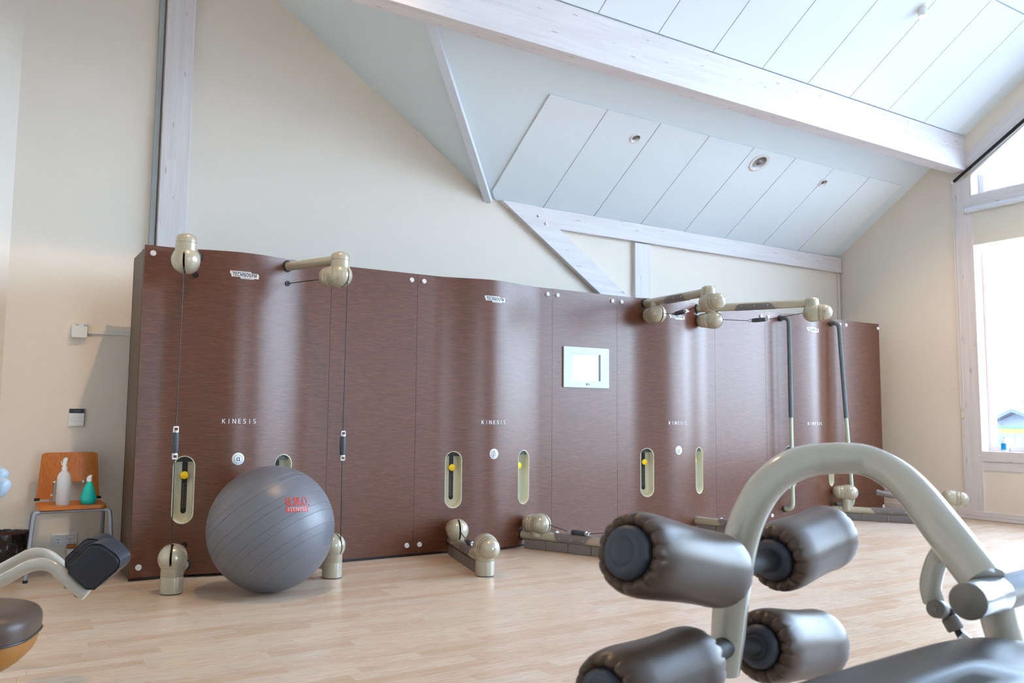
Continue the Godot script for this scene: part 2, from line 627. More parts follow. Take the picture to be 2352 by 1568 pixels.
func floor_planks() -> void:
	var fl: Node = get_node("floor")
	var tones := [[213, 196, 176], [211, 193, 172], [216, 200, 181], [207, 185, 162], [213, 198, 180], [215, 197, 176]]
	var tex := streaks(512, 256, 77, 0.03, 0.28, Color8(226, 214, 204), Color8(246, 240, 236), Color8(255, 255, 255), 0.45)
	var base := grainy(tex, 0.27, 0.8, 4.0, 0.5)
	base.vertex_color_use_as_albedo = true
	var lens := [0.38, 0.46, 0.55, 0.64, 0.78, 0.92]
	var w := 0.0815
	var all := []
	var z := -6.52 + w / 2
	var cam_b := Basis.from_euler(V(0.09013, -0.5666, 0.00797))
	while z < 4.42:
		var x := -1.6 - rng.randf() * 0.5
		while x < 8.96:
			var li := rng.randi() % lens.size()
			var x1: float = x + lens[li]
			var a := maxf(x, -1.6)
			var e := minf(x1, 8.96)
			if e - a > 0.03:
				var mid := V((a + e) / 2, 0, z)
				var q := cam_b.inverse() * (mid - V(0, 1.03, 0))
				var seen := 0.0
				if q.z < -0.5:
					var sx := q.x / -q.z * 1927.1
					var sy := q.y / -q.z * 1927.1
					if absf(sx) < 1330 and sy > -830 and z > -5.72:
						seen = (e - a) / (q.z * q.z * absf(q.z))
				all.append([seen, a, e, z, rng.randi() % tones.size() if rng.randf() > 0.12 else 3, rng.randf(), rng.randf()])
			x = x1
		z += w
	var order := all.duplicate()
	order.sort_custom(func(p, q): return p[0] > q[0])
	var cut: float = order[300][0]
	var rest := MB.new()
	var cache := {}
	for p in all:
		var t: Array = tones[p[4]]
		var tint := Color8(t[0], t[1], t[2]).srgb_to_linear()
		var size := V(p[2] - p[1] - 0.0004, 0.012, w - 0.0006)
		if p[0] > cut:
			var key := [snappedf(size.x, 0.0001), p[4], int(p[5] * 3)]
			if not cache.has(key):
				var b := MB.new()
				b.col = tint
				b.box(Vector3.ZERO, size, 0.0004, Basis(), Vector2(p[5] * 7, p[6] * 3))
				cache[key] = b.done()
			obj("plank", cache[key], base, fl, V((p[1] + p[2]) / 2, -0.006, p[3]))
		else:
			rest.col = tint
			rest.box(V((p[1] + p[2]) / 2, -0.006, p[3]), size, 0.0, Basis(), Vector2(p[5] * 7, p[6] * 3))
	var o := obj("planks", rest.done(), base, fl)
	o.set_meta("kind", "stuff")

func ceiling_panels() -> void:
	var ce: Node = get_node("ceiling")
	var tilt := Basis(V(1, 0, 0), atan(0.67))
	tilt = Basis(V(1, 0, 0), -atan(0.67))
	for row in [[-6.512, -5.525], [-4.88, -3.823], [-3.815, -2.75], [-2.742, -1.68]]:
		for k in range(-2, 8):
			var x0 := 3.867 + 0.615 * k
			var x1 := x0 + 0.607
			if row[0] < -6.0 and k < 0:
				continue
			if x0 < 3.87 - (row[1] + 6.52) + 0.2 and row[0] > -6.0 and k < -1:
				continue
			x1 = minf(x1, 8.75)
			var q := PackedVector2Array()
			var sl := sqrt(1 + 0.67 * 0.67)
			var h: float = (row[1] - row[0]) * sl
			if row[0] < -6.0 and k == 0:
				q = PackedVector2Array([Vector2(0.075, 0), Vector2(x1 - x0, 0), Vector2(x1 - x0, h), Vector2(0, h), Vector2(0, 0.09)])
			else:
				q = PackedVector2Array([Vector2(0, 0), Vector2(x1 - x0, 0), Vector2(x1 - x0, h), Vector2(0, h)])
			var b := MB.new()
			# local x along the room, local y up the slope, local z down out of the ceiling
			var xf := Transform3D(Basis(V(1, 0, 0), V(0, 0.67, 1).normalized(), V(0, -1, 0.67).normalized()), V(x0, roof(row[0]), row[0]))
			b.prism(q, -0.008, 0.006, xf, 0.002)
			obj("ceiling_panel", b.done(), M.panel_white, ce)

func timbers() -> void:
	var b := MB.new()
	# the big purlin; it runs out through the gable
	b.box(V(4.3, 3.93, -4.96), V(12.6, 0.38, 0.16), 0.006)
	var o := struct("trim_1", b.done(), M.timber, "whitewashed glulam beam running under the sloped ceiling")
	b = MB.new()
	b.prism(PackedVector2Array([Vector2(4.366, 3.025), Vector2(8.945, 3.025), Vector2(8.945, 2.84), Vector2(4.642, 2.837)]), -6.53, -6.47, Transform3D.IDENTITY, 0.003)
	struct("trim_2", b.done(), M.timber, "whitewashed beam along the eave above the training wall")
	b = MB.new()
	b.prism(PackedVector2Array([Vector2(3.985, 3.025), Vector2(4.36, 3.025), Vector2(6.47, 1.606), Vector2(6.1, 1.606)]), -6.53, -6.455, Transform3D.IDENTITY, 0.003)
	o = struct("trim_3", b.done(), M.timber, "diagonal whitewashed brace running down behind the training wall")
	b = MB.new()
	for p in [V(4.39, 2.93, -6.452), V(4.475, 2.865, -6.452)]:
		b.lathe([Vector2(0, 0.012), Vector2(0.008, 0.012), Vector2(0.014, 0.004), Vector2(0.014, 0)], 10, frame_y(V(0, 0, 1), p))
	obj("bolt", b.done(), M.steel, o)
	b = MB.new()
	b.box(V(5.708, 2.2, -6.505), V(0.205, 1.25, 0.06), 0.003)
	struct("trim_4", b.done(), M.timber, "short upright timber under the eave beam")
	b = MB.new()
	b.box(V(1.142, 2.9, -6.49), V(0.2, 3.9, 0.09), 0.004)
	struct("trim_5", b.done(), M.timber, "tall whitewashed post rising behind the training wall's left end")
	b = MB.new()
	b.box(V(1.012, 2.9, -6.505), V(0.036, 3.9, 0.04), 0.003)
	struct("trim_6", b.done(), M.metal_strip, "thin grey strip along the left edge of the tall post")
	b = MB.new()
	b.box(V(8.915, 2.2, -6.505), V(0.028, 1.27, 0.03), 0.002)
	struct("trim_7", b.done(), M.wall, "thin cover strip in the right back corner")
	# valley trim between the cross gable and the main slope
	b = MB.new()
	var a := V(3.885, 3.02, -6.53)
	var e := V(2.05, 4.275, -4.68)
	var d := (e - a).normalized()
	var nn := V(-0.67, -1.6, 0.67).normalized()
	nn = (nn - d * nn.dot(d)).normalized()
	b.box((a + e) / 2 + nn * 0.012, V((e - a).length(), 0.05, 0.07), 0.004, Basis(d, nn, d.cross(nn)))
	struct("trim_8", b.done(), M.white_paint, "pale trim along the valley between the two roof slopes")
	# window gable timbers
	b = MB.new()
	b.box(V(8.975, 1.85, -4.938), V(0.07, 3.62, 0.206), 0.003)
	o = struct("trim_9", b.done(), M.timber, "whitewashed post left of the window")
	b = MB.new()
	for p in [V(8.938, 0.665, -4.865), V(8.938, 0.575, -4.865), V(8.938, 3.39, -4.865)]:
		b.lathe([Vector2(0, 0.01), Vector2(0.008, 0.008), Vector2(0.011, 0.0)], 10, frame_y(V(-1, 0, 0), p))
	obj("bolt", b.done(), M.white_disc, o)
	b = MB.new()
	b.box(V(9.05, 3.387, -1.05), V(0.22, 0.146, 7.58), 0.003)
	struct("trim_10", b.done(), M.timber, "whitewashed transom across the window gable")
	b = MB.new()
	b.box(V(9.05, 0.662, -1.05), V(0.22, 0.106, 7.58), 0.002)
	b.box(V(8.985, 0.561, -1.05), V(0.07, 0.092, 7.58), 0.002)
	struct("trim_11", b.done(), M.timber, "whitewashed sill boards under the window")
	b = MB.new()
	for s in [1.0, -1.0]:
		var p0 := V(8.985, roof(-4.84) - 0.34, -4.84)
		var p1 := V(8.985, roof(-1.05) - 0.34, -1.05)
		if s < 0:
			p0 = V(8.985, roof(-4.84) - 0.34, 2.74)
		var dd := (p1 - p0).normalized()
		b.box((p0 + p1) / 2, V((p1 - p0).length() + 0.1, 0.225, 0.08), 0.003, Basis(dd, dd.cross(V(1, 0, 0) * s).normalized() * -1.0 * s, V(1, 0, 0)))
	struct("trim_12", b.done(), M.timber, "whitewashed rafters along the top of the window gable")
	b = MB.new()
	for z in [-3.0, -1.05, 0.9]:
		b.box(V(9.05, 2.6, z), V(0.2, 5.2 if z == -1.05 else 4.0, 0.2), 0.003)
	struct("trim_13", b.done(), M.timber, "posts between the windows of the gable")

func windows() -> void:
	var k := 0
	for r in [[-4.84, -3.1], [-2.9, -1.15], [-0.95, 0.8], [1.0, 2.74]]:
		k += 1
		var t0: float = (roof(r[0]) if r[0] < -1.05 else roof(-2.1 - r[0])) - 0.44
		var t1: float = (roof(r[1]) if r[1] < -1.05 else roof(-2.1 - r[1])) - 0.44
		var w := Node3D.new()
		w.name = "window_%d" % k
		add_child(w)
		w.set_meta("kind", "structure")
		var f := MB.new()
		var g := MB.new()
		var side := Transform3D(Basis(V(0, 0, 1), V(0, 1, 0), V(1, 0, 0)), Vector3.ZERO)
		for o in [[Vector2(r[0], 0.712), Vector2(r[1], 0.712), Vector2(r[1], 3.316), Vector2(r[0], 3.316)], [Vector2(r[0], 3.458), Vector2(r[1], 3.458), Vector2(r[1], t1), Vector2(r[0], t0)]]:
			var poly := PackedVector2Array(o)
			var inn: PackedVector2Array = Geometry2D.offset_polygon(poly, -0.055, Geometry2D.JOIN_MITER)[0]
			for i in 4:
				var best := 0
				for j in 4:
					if inn[j].distance_to(poly[i]) < inn[best].distance_to(poly[i]):
						best = j
				var i2 := (i + 1) % 4
				var best2 := 0
				for j in 4:
					if inn[j].distance_to(poly[i2]) < inn[best2].distance_to(poly[i2]):
						best2 = j
				f.prism(PackedVector2Array([poly[i], poly[i2], inn[best2], inn[best]]), 9.105, 9.165, side)
			g.prism(Geometry2D.offset_polygon(poly, -0.03, Geometry2D.JOIN_MITER)[0], 9.13, 9.136, side)
		obj("window_frame", f.done(), M.frame_white, w)
		obj("pane", g.done(), M.glass, w)
	# front windows
	for r in [[3.4, 4.95]]:
		k += 1
		var w := Node3D.new()
		w.name = "window_%d" % k
		add_child(w)
		w.set_meta("kind", "structure")
		var f := MB.new()
		for e in [[r[0] + 0.03, 1.75, 0.06, 2.0], [r[1] - 0.03, 1.75, 0.06, 2.0]]:
			f.box(V(e[0], e[1], 4.56), V(e[2], e[3], 0.06))
		for y in [0.78, 2.72]:
			f.box(V((r[0] + r[1]) / 2, y, 4.56), V(r[1] - r[0], 0.06, 0.06))
		obj("window_frame", f.done(), M.frame_white, w)
		f = MB.new()
		f.box(V((r[0] + r[1]) / 2, 1.75, 4.56), V(r[1] - r[0] - 0.1, 1.9, 0.006))
		obj("pane", f.done(), M.glass, w)
	# roller blind
	var bl := thing("roller_blind", "cream roller blind pulled a little way down at the window", "blind", V(8.93, 3.3, -4.9))
	var b := MB.new()
	b.tube([V(0, 0, 0), V(0, 0, 1.75)], 0.03, 16)
	obj("roller_tube", b.done(), M.white_paint, bl)
	b = MB.new()
	b.box(V(0.02, -0.19, 0.9), V(0.003, 0.38, 1.68))
	obj("blind_fabric", b.done(), M.blind, bl)
	b = MB.new()
	b.tube([V(0.02, -0.382, 0.06), V(0.02, -0.382, 1.74)], 0.008, 8)
	obj("hem_bar", b.done(), M.blind, bl)
	b = MB.new()
	b.box(V(0, 0, -0.015), V(0.06, 0.07, 0.014), 0.004)
	obj("bracket", b.done(), M.plastic_white, bl)
	# sloped rail with its cord
	var rail := thing("curtain_rail", "thin black sloped rail along the top of the window gable", "rail", V(8.93, 3.64, -5.03))
	b = MB.new()
	var d := V(0, 0.62, 1).normalized()
	b.tube([Vector3.ZERO, d * 4.4], 0.014, 12)
	obj("rail_bar", b.done(), M.rubber, rail)
	b = MB.new()
	b.tube([d * 0.05 + V(0, -0.035, 0), d * 4.3 + V(0, -0.035, 0)], 0.006, 8)
	obj("draw_wire", b.done(), M.steel, rail)
	b = MB.new()
	b.lathe([Vector2(0, -0.02), Vector2(0.02, -0.016), Vector2(0.02, 0.02), Vector2(0, 0.026)], 12)
	obj("end_cap", b.done(), M.plastic_white, rail)
	b = MB.new()
	var loop := []
	for i in 13:
		var a := PI + PI * i / 12.0
		loop.append(V(0, -2.44 + 0.05 * sin(a), 0.012 + 0.018 * cos(a)))
	b.tube([V(0, 0, 0.0), V(0, -1.4, -0.004)] + loop + [V(0, -1.4, 0.026), V(0, 0, 0.008)], 0.004, 6)
	obj("pull_cord", b.done(), M.plastic_white, rail)
	b = MB.new()
	b.box(V(0, -2.55, 0.012), V(0.012, 0.06, 0.022), 0.004)
	obj("cord_tag", b.done(), mat(226, 232, 196, 0.5), rail)
	# bottle on the sill
	var sb := thing("pump_bottle", "small white pump bottle with a blue label on the window sill", "bottle", V(9.07, 0.715, -4.665))
	b = MB.new()
	b.lathe([Vector2(0, 0), Vector2(0.034, 0.0), Vector2(0.036, 0.01), Vector2(0.036, 0.1), Vector2(0.03, 0.122), Vector2(0.012, 0.135), Vector2(0.012, 0.142), Vector2(0, 0.142)], 20)
	obj("body", b.done(), M.milky, sb)
	b = MB.new()
	b.lathe([Vector2(0.0366, 0.02), Vector2(0.0368, 0.02), Vector2(0.0368, 0.085), Vector2(0.0366, 0.085)], 20, Transform3D.IDENTITY, PI * 1.1, PI * 0.75)
	obj("label_band", b.done(), mat(0, 150, 205, 0.5), sb)
	b = MB.new()
	b.lathe([Vector2(0.015, 0.138), Vector2(0.015, 0.152), Vector2(0.005, 0.154), Vector2(0.005, 0.17), Vector2(0, 0.17)], 12)
	b.box(V(-0.008, 0.175, 0), V(0.04, 0.01, 0.014), 0.003)
	obj("pump", b.done(), M.milky, sb)

func outside() -> void:
	var b := MB.new()
	b.box(V(70, -1.1, -10), V(121, 0.4, 120))
	struct("ground", b.done(), mat(118, 120, 124, 0.9), "pale ground outside")
	b = MB.new()
	for z in [-7.3, -4.2]:
		b.box(V(9.9, roof(z) + 0.03, z), V(1.4, 0.12, 0.1), 0.0)
	var lo := []
	var hi := []
	for q in [V(9.18, roof(-7.6) + 0.14, -7.6), V(10.8, roof(-7.6) + 0.14, -7.6), V(10.8, roof(-1.05) + 0.14, -1.05), V(9.18, roof(-1.05) + 0.14, -1.05)]:
		lo.append(q)
		hi.append(q + V(0, 0.12, 0))
	b.flat(lo, Vector3.DOWN)
	b.flat(hi, Vector3.UP)
	for i in 4:
		var j := (i + 1) % 4
		b.flat([lo[i], lo[j], hi[j], hi[i]], (lo[i] + lo[j]) / 2 - V(10, roof(-4.3), -4.3))
	struct("trim_14", b.done(), M.timber, "roof overhang outside the window gable")
	# neighbour's house
	var h := thing("house", "grey gabled house seen through the window", "house", V(35, -0.9, -17.3))
	b = MB.new()
	var turn := Transform3D(Basis(V(0, 0, 1), V(0, 1, 0), V(1, 0, 0)), Vector3.ZERO)
	b.prism(PackedVector2Array([Vector2(-2.2, 0), Vector2(2.2, 0), Vector2(2.2, 1.35), Vector2(-0.2, 2.25), Vector2(-2.2, 1.35)]), 0, 6, turn)
	obj("wall", b.done(), mat(86, 92, 102, 0.8), h)
	b = MB.new()
	b.prism(PackedVector2Array([Vector2(-2.5, 1.2), Vector2(-0.2, 2.3), Vector2(2.5, 1.2), Vector2(2.5, 1.32), Vector2(-0.2, 2.44), Vector2(-2.5, 1.32)]), -0.4, 6.4, turn)
	obj("roof", b.done(), mat(62, 70, 86, 0.8), h)
	b = MB.new()
	b.box(V(-0.02, 1.0, 0), V(0.05, 0.4, 0.5))
	var wm := b.done()
	var win := mat(40, 50, 66, 0.3)
	for z in [-0.9, 0.5]:
		obj("window", wm, win, h, V(0, 0, z))
	# yellow hoarding and a pale wall
	var y := thing("yellow_banner", "yellow banner with a green edge beyond the window", "banner", V(20, -0.9, -10.0))
	b = MB.new()
	b.box(V(0, 1.71, 0), V(0.08, 0.11, 4.0))
	obj("panel", b.done(), mat(150, 88, 0, 0.6), y)
	b = MB.new()
	b.box(V(-0.01, 1.785, 0), V(0.09, 0.035, 4.0))
	obj("edge", b.done(), mat(20, 90, 48, 0.6), y)
	b = MB.new()
	b.box(V(0.06, 0.8, 0), V(0.08, 1.6, 0.08))
	wm = b.done()
	win = mat(190, 195, 205, 0.6)
	for z in [-1.8, 0.0, 1.8]:
		obj("post", wm, win, y, V(0, 0, z))
	# bare trees
	for t in [[V(48, -0.9, -25.5), 3.4, "bare tree behind the grey house, tallest at its left"], [V(47, -0.9, -23.0), 3.6, "bare tree behind the grey house, right of the gable"]]:
		var tr := thing("bare_tree", t[2], "tree", t[0], 0.0, "bare trees behind the house")
		var tb := MB.new()
		var r := RandomNumberGenerator.new()
		r.seed = int(t[1] * 10)
		tb.tube([Vector3.ZERO, V(0.1, t[1] * 0.5, 0), V(0, t[1] * 0.75, 0.1), V(0.05, t[1] * 1.0, 0.0)], [0.11, 0.08, 0.05, 0.012], 8)
		obj("trunk", tb.done(), mat(66, 72, 86, 0.9), tr)
		tb = MB.new()
		for i in 90:
			var hgt := r.randf_range(0.35, 0.95)
			var st := V(0.04, t[1] * hgt, 0.05)
			var az := r.randf_range(0, TAU)
			var ln := r.randf_range(0.35, 0.9) * (1.25 - hgt) * 1.3
			var q := V(cos(az) * ln, r.randf_range(0.15, 0.5) * ln + 0.1, sin(az) * ln)
			var mid := st + q * 0.5 + V(0, 0.04, 0)
			tb.tube([st, mid, st + q], [0.018, 0.012, 0.005], 5)
			for k in 2:
				var q2 := V(r.randf_range(-0.25, 0.25), r.randf_range(0.05, 0.3), r.randf_range(-0.25, 0.25))
				tb.tube([mid, mid + q2], [0.009, 0.004], 4)
		var br := obj("branches", tb.done(), mat(70, 78, 94, 0.9), tr)
		br.set_meta("kind", "stuff")

func spot_lamp(at: Vector3, label: String) -> void:
	var y := maxf(roof(at.z), 3.03 + 0.67 * (3.87 - at.x))
	var t := thing("spotlight", label, "spotlight", V(at.x, y + 0.01, at.z), 0.0, "ceiling spotlights")
	var drop: float = at.y - y - 0.01
	var b := MB.new()
	b.lathe([Vector2(0, 0.0), Vector2(0.045, 0.0), Vector2(0.045, -0.03), Vector2(0.012, -0.035), Vector2(0.012, drop + 0.09), Vector2(0.032, drop + 0.085), Vector2(0.04, drop + 0.07), Vector2(0.04, drop), Vector2(0.036, drop), Vector2(0.034, drop + 0.012)], 20)
	obj("lamp_body", b.done(), M.plastic_white, t)
	b = MB.new()
	b.lathe([Vector2(0, drop - 0.003), Vector2(0.03, drop - 0.002), Vector2(0.037, drop + 0.006)], 20)
	var g := mat(255, 246, 230, 0.3)
	g.emission_enabled = true
	g.emission = Color(1.0, 0.93, 0.82)
	g.emission_energy_multiplier = 6.0
	obj("lamp_face", b.done(), g, t)
	var l := SpotLight3D.new()
	l.name = "lamp_light"
	l.position = V(0, drop - 0.02, 0)
	l.rotation.x = -PI / 2
	l.light_color = Color(1.0, 0.83, 0.62)
	l.light_energy = 4.2
	l.spot_angle = 62.0
	l.spot_angle_attenuation = 0.6
	l.light_size = 0.035
	l.spot_range = 20.0
	l.spot_attenuation = 2.0
	l.shadow_enabled = true
	t.add_child(l)

# ------------------------------------------------------------------ the training wall
func panel_mesh(x0: float, x1: float, slots: Array, curved: bool, su: Vector2) -> ArrayMesh:
	# local x from x0 to x1 about the station's centre; slots hold [centre x, half width, y low, y high]
	var b := MB.new()
	var xs := []
	var x := x0
	while x < x1 - 0.001:
		xs.append(x)
		x += 0.0125 if curved else 0.2
	xs.append(x1)
	for s in slots:
		for i in 27:
			xs.append(s[0] + s[1] * -cos(PI * i / 26.0))
	xs.sort()
	var fz := func(p): return bump(p) if curved else 0.0
	var fs := func(p): return slope(p) if curved else 0.0
	for i in xs.size() - 1:
		var a: float = xs[i]
		var e: float = xs[i + 1]
		if e - a < 1e-5:
			continue
		var na := V(-fs.call(a), 0, 1).normalized()
		var ne := V(-fs.call(e), 0, 1).normalized()
		var spans := [[LOW, LOW, TOP, TOP]]
		for s in slots:
			if a > s[0] - s[1] - 1e-5 and e < s[0] + s[1] + 1e-5:
				var ka := sqrt(maxf(0, s[1] * s[1] - (a - s[0]) * (a - s[0])))
				var ke := sqrt(maxf(0, s[1] * s[1] - (e - s[0]) * (e - s[0])))
				spans = [[LOW, LOW, s[2] + s[1] - ka, s[2] + s[1] - ke], [s[3] - s[1] + ka, s[3] - s[1] + ke, TOP, TOP]]
		for q in spans:
			b.quad([V(a, q[0], fz.call(a)), V(e, q[1], fz.call(e)), V(e, q[3], fz.call(e)), V(a, q[2], fz.call(a))], [na, ne, ne, na], [Vector2(a, q[0]) + su, Vector2(e, q[1]) + su, Vector2(e, q[3]) + su, Vector2(a, q[2]) + su])
		for y in [LOW, TOP]:
			var up := V(0, -1 if y == LOW else 1, 0)
			b.quad([V(a, y, fz.call(a)), V(e, y, fz.call(e)), V(e, y, fz.call(e) - 0.016), V(a, y, fz.call(a) - 0.016)], [up, up, up, up], [Vector2(a, y), Vector2(e, y), Vector2(e, y + 0.016), Vector2(a, y + 0.016)])
	for s in [[x0, -1.0], [x1, 1.0]]:
		b.flat([V(s[0], LOW, 0), V(s[0], TOP, 0), V(s[0], TOP, -0.016), V(s[0], LOW, -0.016)], V(s[1], 0, 0))
	return b.done()

func button_mesh() -> ArrayMesh:
	var b := MB.new()
	b.lathe([Vector2(0.0, 0.008), Vector2(0.003, 0.008), Vector2(0.004, 0.011), Vector2(0.010, 0.012), Vector2(0.011, 0.009), Vector2(0.013, 0.009), Vector2(0.014, 0.012), Vector2(0.017, 0.011), Vector2(0.019, 0.0)], 20, frame_y(V(0, 0, 1), Vector3.ZERO))
	return b.done()

var btn: ArrayMesh

func buttons(root: Node, xs: Array) -> void:
	for x in xs:
		for y in [2.062, 0.082]:
			obj("fixing_button", btn, M.white_disc, root, V(x, y, 0.0))

func carcass(root: Node, x0: float, x1: float, left := false, right := false) -> void:
	# the box behind a face panel: dark back, recessed plinth, and the end panels
	var b := MB.new()
	b.box(V((x0 + x1) / 2, 1.06, -0.085), V(x1 - x0 - 0.001, 2.07, 0.02))
	b.box(V((x0 + x1) / 2, 0.03, -0.02), V(x1 - x0, 0.06, 0.03))
	b.box(V((x0 + x1) / 2, 1.04, -0.42), V(x1 - x0, 2.06, 0.02))
	obj("carcass", b.done(), M.black, root)
	if left:
		b = MB.new()
		b.box(V(x0 + 0.009, 1.05, -0.225), V(0.018, 2.08, 0.4), 0.001)
		obj("end_panel", b.done(), M.wood_side, root)
	if right:
		b = MB.new()
		b.box(V(x1 - 0.009, 1.05, -0.225), V(0.018, 2.08, 0.4), 0.001)
		obj("end_panel", b.done(), M.wood_side, root)

func pill(hw: float, hl: float, z: float, seg := 14) -> Array:
	var p := []
	for i in seg + 1:
		var a := PI * i / seg
		p.append(V(hw * cos(a), hl + hw * sin(a), z))
	for i in seg + 1:
		var a := PI + PI * i / seg
		p.append(V(hw * cos(a), -hl + hw * sin(a), z))
	return p

func tray_mesh() -> ArrayMesh:
	var b := MB.new()
	var rings := []
	for r in [[0.066, 0.0], [0.0665, 0.0035], [0.063, 0.004], [0.060, -0.004], [0.057, -0.05], [0.05, -0.07], [0.036, -0.077]]:
		rings.append(pill(r[0], 0.149, r[1]))
	for i in rings.size() - 1:
		var m: int = rings[i].size()
		for k in m:
			var j := (k + 1) % m
			var c0 := V(0, clampf(rings[i][k].y, -0.149, 0.149), 0)
			var c1 := V(0, clampf(rings[i][j].y, -0.149, 0.149), 0)
			var d: Vector2 = Vector2(rings[i][0].x, rings[i][0].z) - Vector2(rings[i + 1][0].x, rings[i + 1][0].z)
			var tilt := Vector2(d.y, -d.x).normalized()
			if i > 0 and tilt.y < 0:
				tilt = -tilt
			if i == 0:
				tilt = Vector2(1, 0)
			var r0: Vector3 = (rings[i][k] - c0) * V(1, 1, 0)
			var r1: Vector3 = (rings[i][j] - c1) * V(1, 1, 0)
			var n0: Vector3 = r0.normalized() * tilt.x + V(0, 0, tilt.y)
			var n1: Vector3 = r1.normalized() * tilt.x + V(0, 0, tilt.y)
			b.quad([rings[i][k], rings[i][j], rings[i + 1][j], rings[i + 1][k]], [n0, n1, n1, n0], [Vector2.ZERO, Vector2.ZERO, Vector2.ZERO, Vector2.ZERO])
	var last: Array = rings[-1]
	for k in last.size():
		b.tri(V(0, 0, -0.077), last[k], last[(k + 1) % last.size()], V(0, 0, 1), V(0, 0, 1), V(0, 0, 1), Vector2.ZERO, Vector2.ZERO, Vector2.ZERO)
	return b.done()

var protos := {}

func make_protos() -> void:
	btn = button_mesh()
	protos.tray = tray_mesh()
	# dark channel, ladder of weight notches, and the dark hood at the top of the slot
	var b := MB.new()
	var q := PackedVector2Array()
	for p in pill(0.017, 0.152, 0):
		q.append(Vector2(p.x, p.y + 0.012))
	b.prism(q, -0.0775, -0.0745)
	q = PackedVector2Array()
	for i in 15:
		var a := PI * 0.16 + PI * 0.68 * i / 14.0
		q.append(Vector2(0.0585 * cos(a), 0.149 + 0.0585 * sin(a)))
	b.prism(q, -0.075, -0.012)
	protos.channel = b.done()
	b = MB.new()
	for i in 13:
		var y := 0.03 - i * 0.0125
		b.box(V(-0.006, y, -0.073), V(0.008, 0.008, 0.004), 0.001)
		b.box(V(0.007, y + 0.004, -0.073), V(0.01, 0.004, 0.004), 0.001)
	protos.ladder = b.done()
	b = MB.new()
	for i in 13:
		b.box(V(-0.024, 0.033 - i * 0.0125, -0.0755), V(0.006, 0.0022, 0.003))
		if i % 2 == 0:
			b.box(V(-0.032, 0.033 - i * 0.0125, -0.0755), V(0.004, 0.006, 0.003))
	protos.scale = b.done()
	b = MB.new()
	b.lathe([Vector2(0.009, -0.075), Vector2(0.009, -0.055), Vector2(0.024, -0.053), Vector2(0.0255, -0.049), Vector2(0.0255, -0.042), Vector2(0.023, -0.039), Vector2(0, -0.038)], 24, frame_y(V(0, 0, 1), Vector3.ZERO))
	protos.knob = b.done()
	# pulley head: ball with a groove, joined to a rounder back body; forward is +z
	b = MB.new()
	var pr := []
	var R := 0.082
	for i in 15:
		var a := -PI / 2 + (PI / 2 - 0.075) * i / 14.0
		pr.append(Vector2(R * cos(a), R * sin(a)))
	pr.append(Vector2(R * cos(0.075) - 0.03, -R * sin(0.075)))
	pr.append(Vector2(R * cos(0.075) - 0.03, R * sin(0.075)))
	for i in 15:
		var a := 0.075 + (PI / 2 - 0.075) * i / 14.0
		pr.append(Vector2(R * cos(a), R * sin(a)))
	b.lathe(pr, 36, frame_y(V(1, 0, 0), Vector3.ZERO))
	pr = [Vector2(0, -0.172)]
	for i in range(1, 9):
		var a := PI / 2 * i / 8.0
		pr.append(Vector2(0.068 * sin(a), -0.104 - 0.068 * cos(a)))
	pr += [Vector2(0.0685, -0.094), Vector2(0.0665, -0.092), Vector2(0.0665, -0.09), Vector2(0.07, -0.088), Vector2(0.0735, -0.058), Vector2(0.0715, -0.056), Vector2(0.0715, -0.054), Vector2(0.076, -0.052), Vector2(0.0822, -0.02), Vector2(0.0828, -0.006), Vector2(0.08, -0.004)]
	b.lathe(pr, 32, frame_y(V(0, 0, 1), Vector3.ZERO))
	protos.head = b.done()
	b = MB.new()
	b.lathe([Vector2(0, -0.0055), Vector2(0.07, -0.0055), Vector2(0.0735, -0.004), Vector2(0.068, 0.0), Vector2(0.0735, 0.004), Vector2(0.07, 0.0055), Vector2(0, 0.0055)], 32, frame_y(V(1, 0, 0), Vector3.ZERO))
	protos.wheel = b.done()
	b = MB.new()
	for s in [-1.0, 1.0]:
		for e in [[0.0, -0.11, 0.0675], [0.005, -0.07, 0.0725], [0.045, 0.0, 0.0], [-0.042, 0.0, 0.0]]:
			var rad: float = e[2] if e[2] > 0 else sqrt(0.082 * 0.082 - e[0] * e[0])
			b.lathe([Vector2(0.0062, -0.006), Vector2(0.0062, 0.001), Vector2(0.0035, 0.001), Vector2(0.0035, -0.002), Vector2(0, -0.002)], 10, frame_y(V(s, 0, 0), V(s * (sqrt(rad * rad - e[0] * e[0]) if e[2] > 0 else rad) - s * 0.0005, e[0], e[1])))
	protos.screws = b.done()

func put_head(arm: Node, at: Vector3, yaw: float) -> void:
	var t := Basis(V(0, 1, 0), yaw)
	obj("pulley_head", protos.head, M.pearl, arm, at, t)
	obj("pulley_wheel", protos.wheel, M.black, arm, at, t)
	obj("screws", protos.screws, M.disc_grey, arm, at, t).set_meta("kind", "stuff")

func cable(root: Node, pts: Array) -> void:
	var b := MB.new()
	b.tube(pts, 0.0032, 6)
	obj("cable", b.done(), M.cable, root)

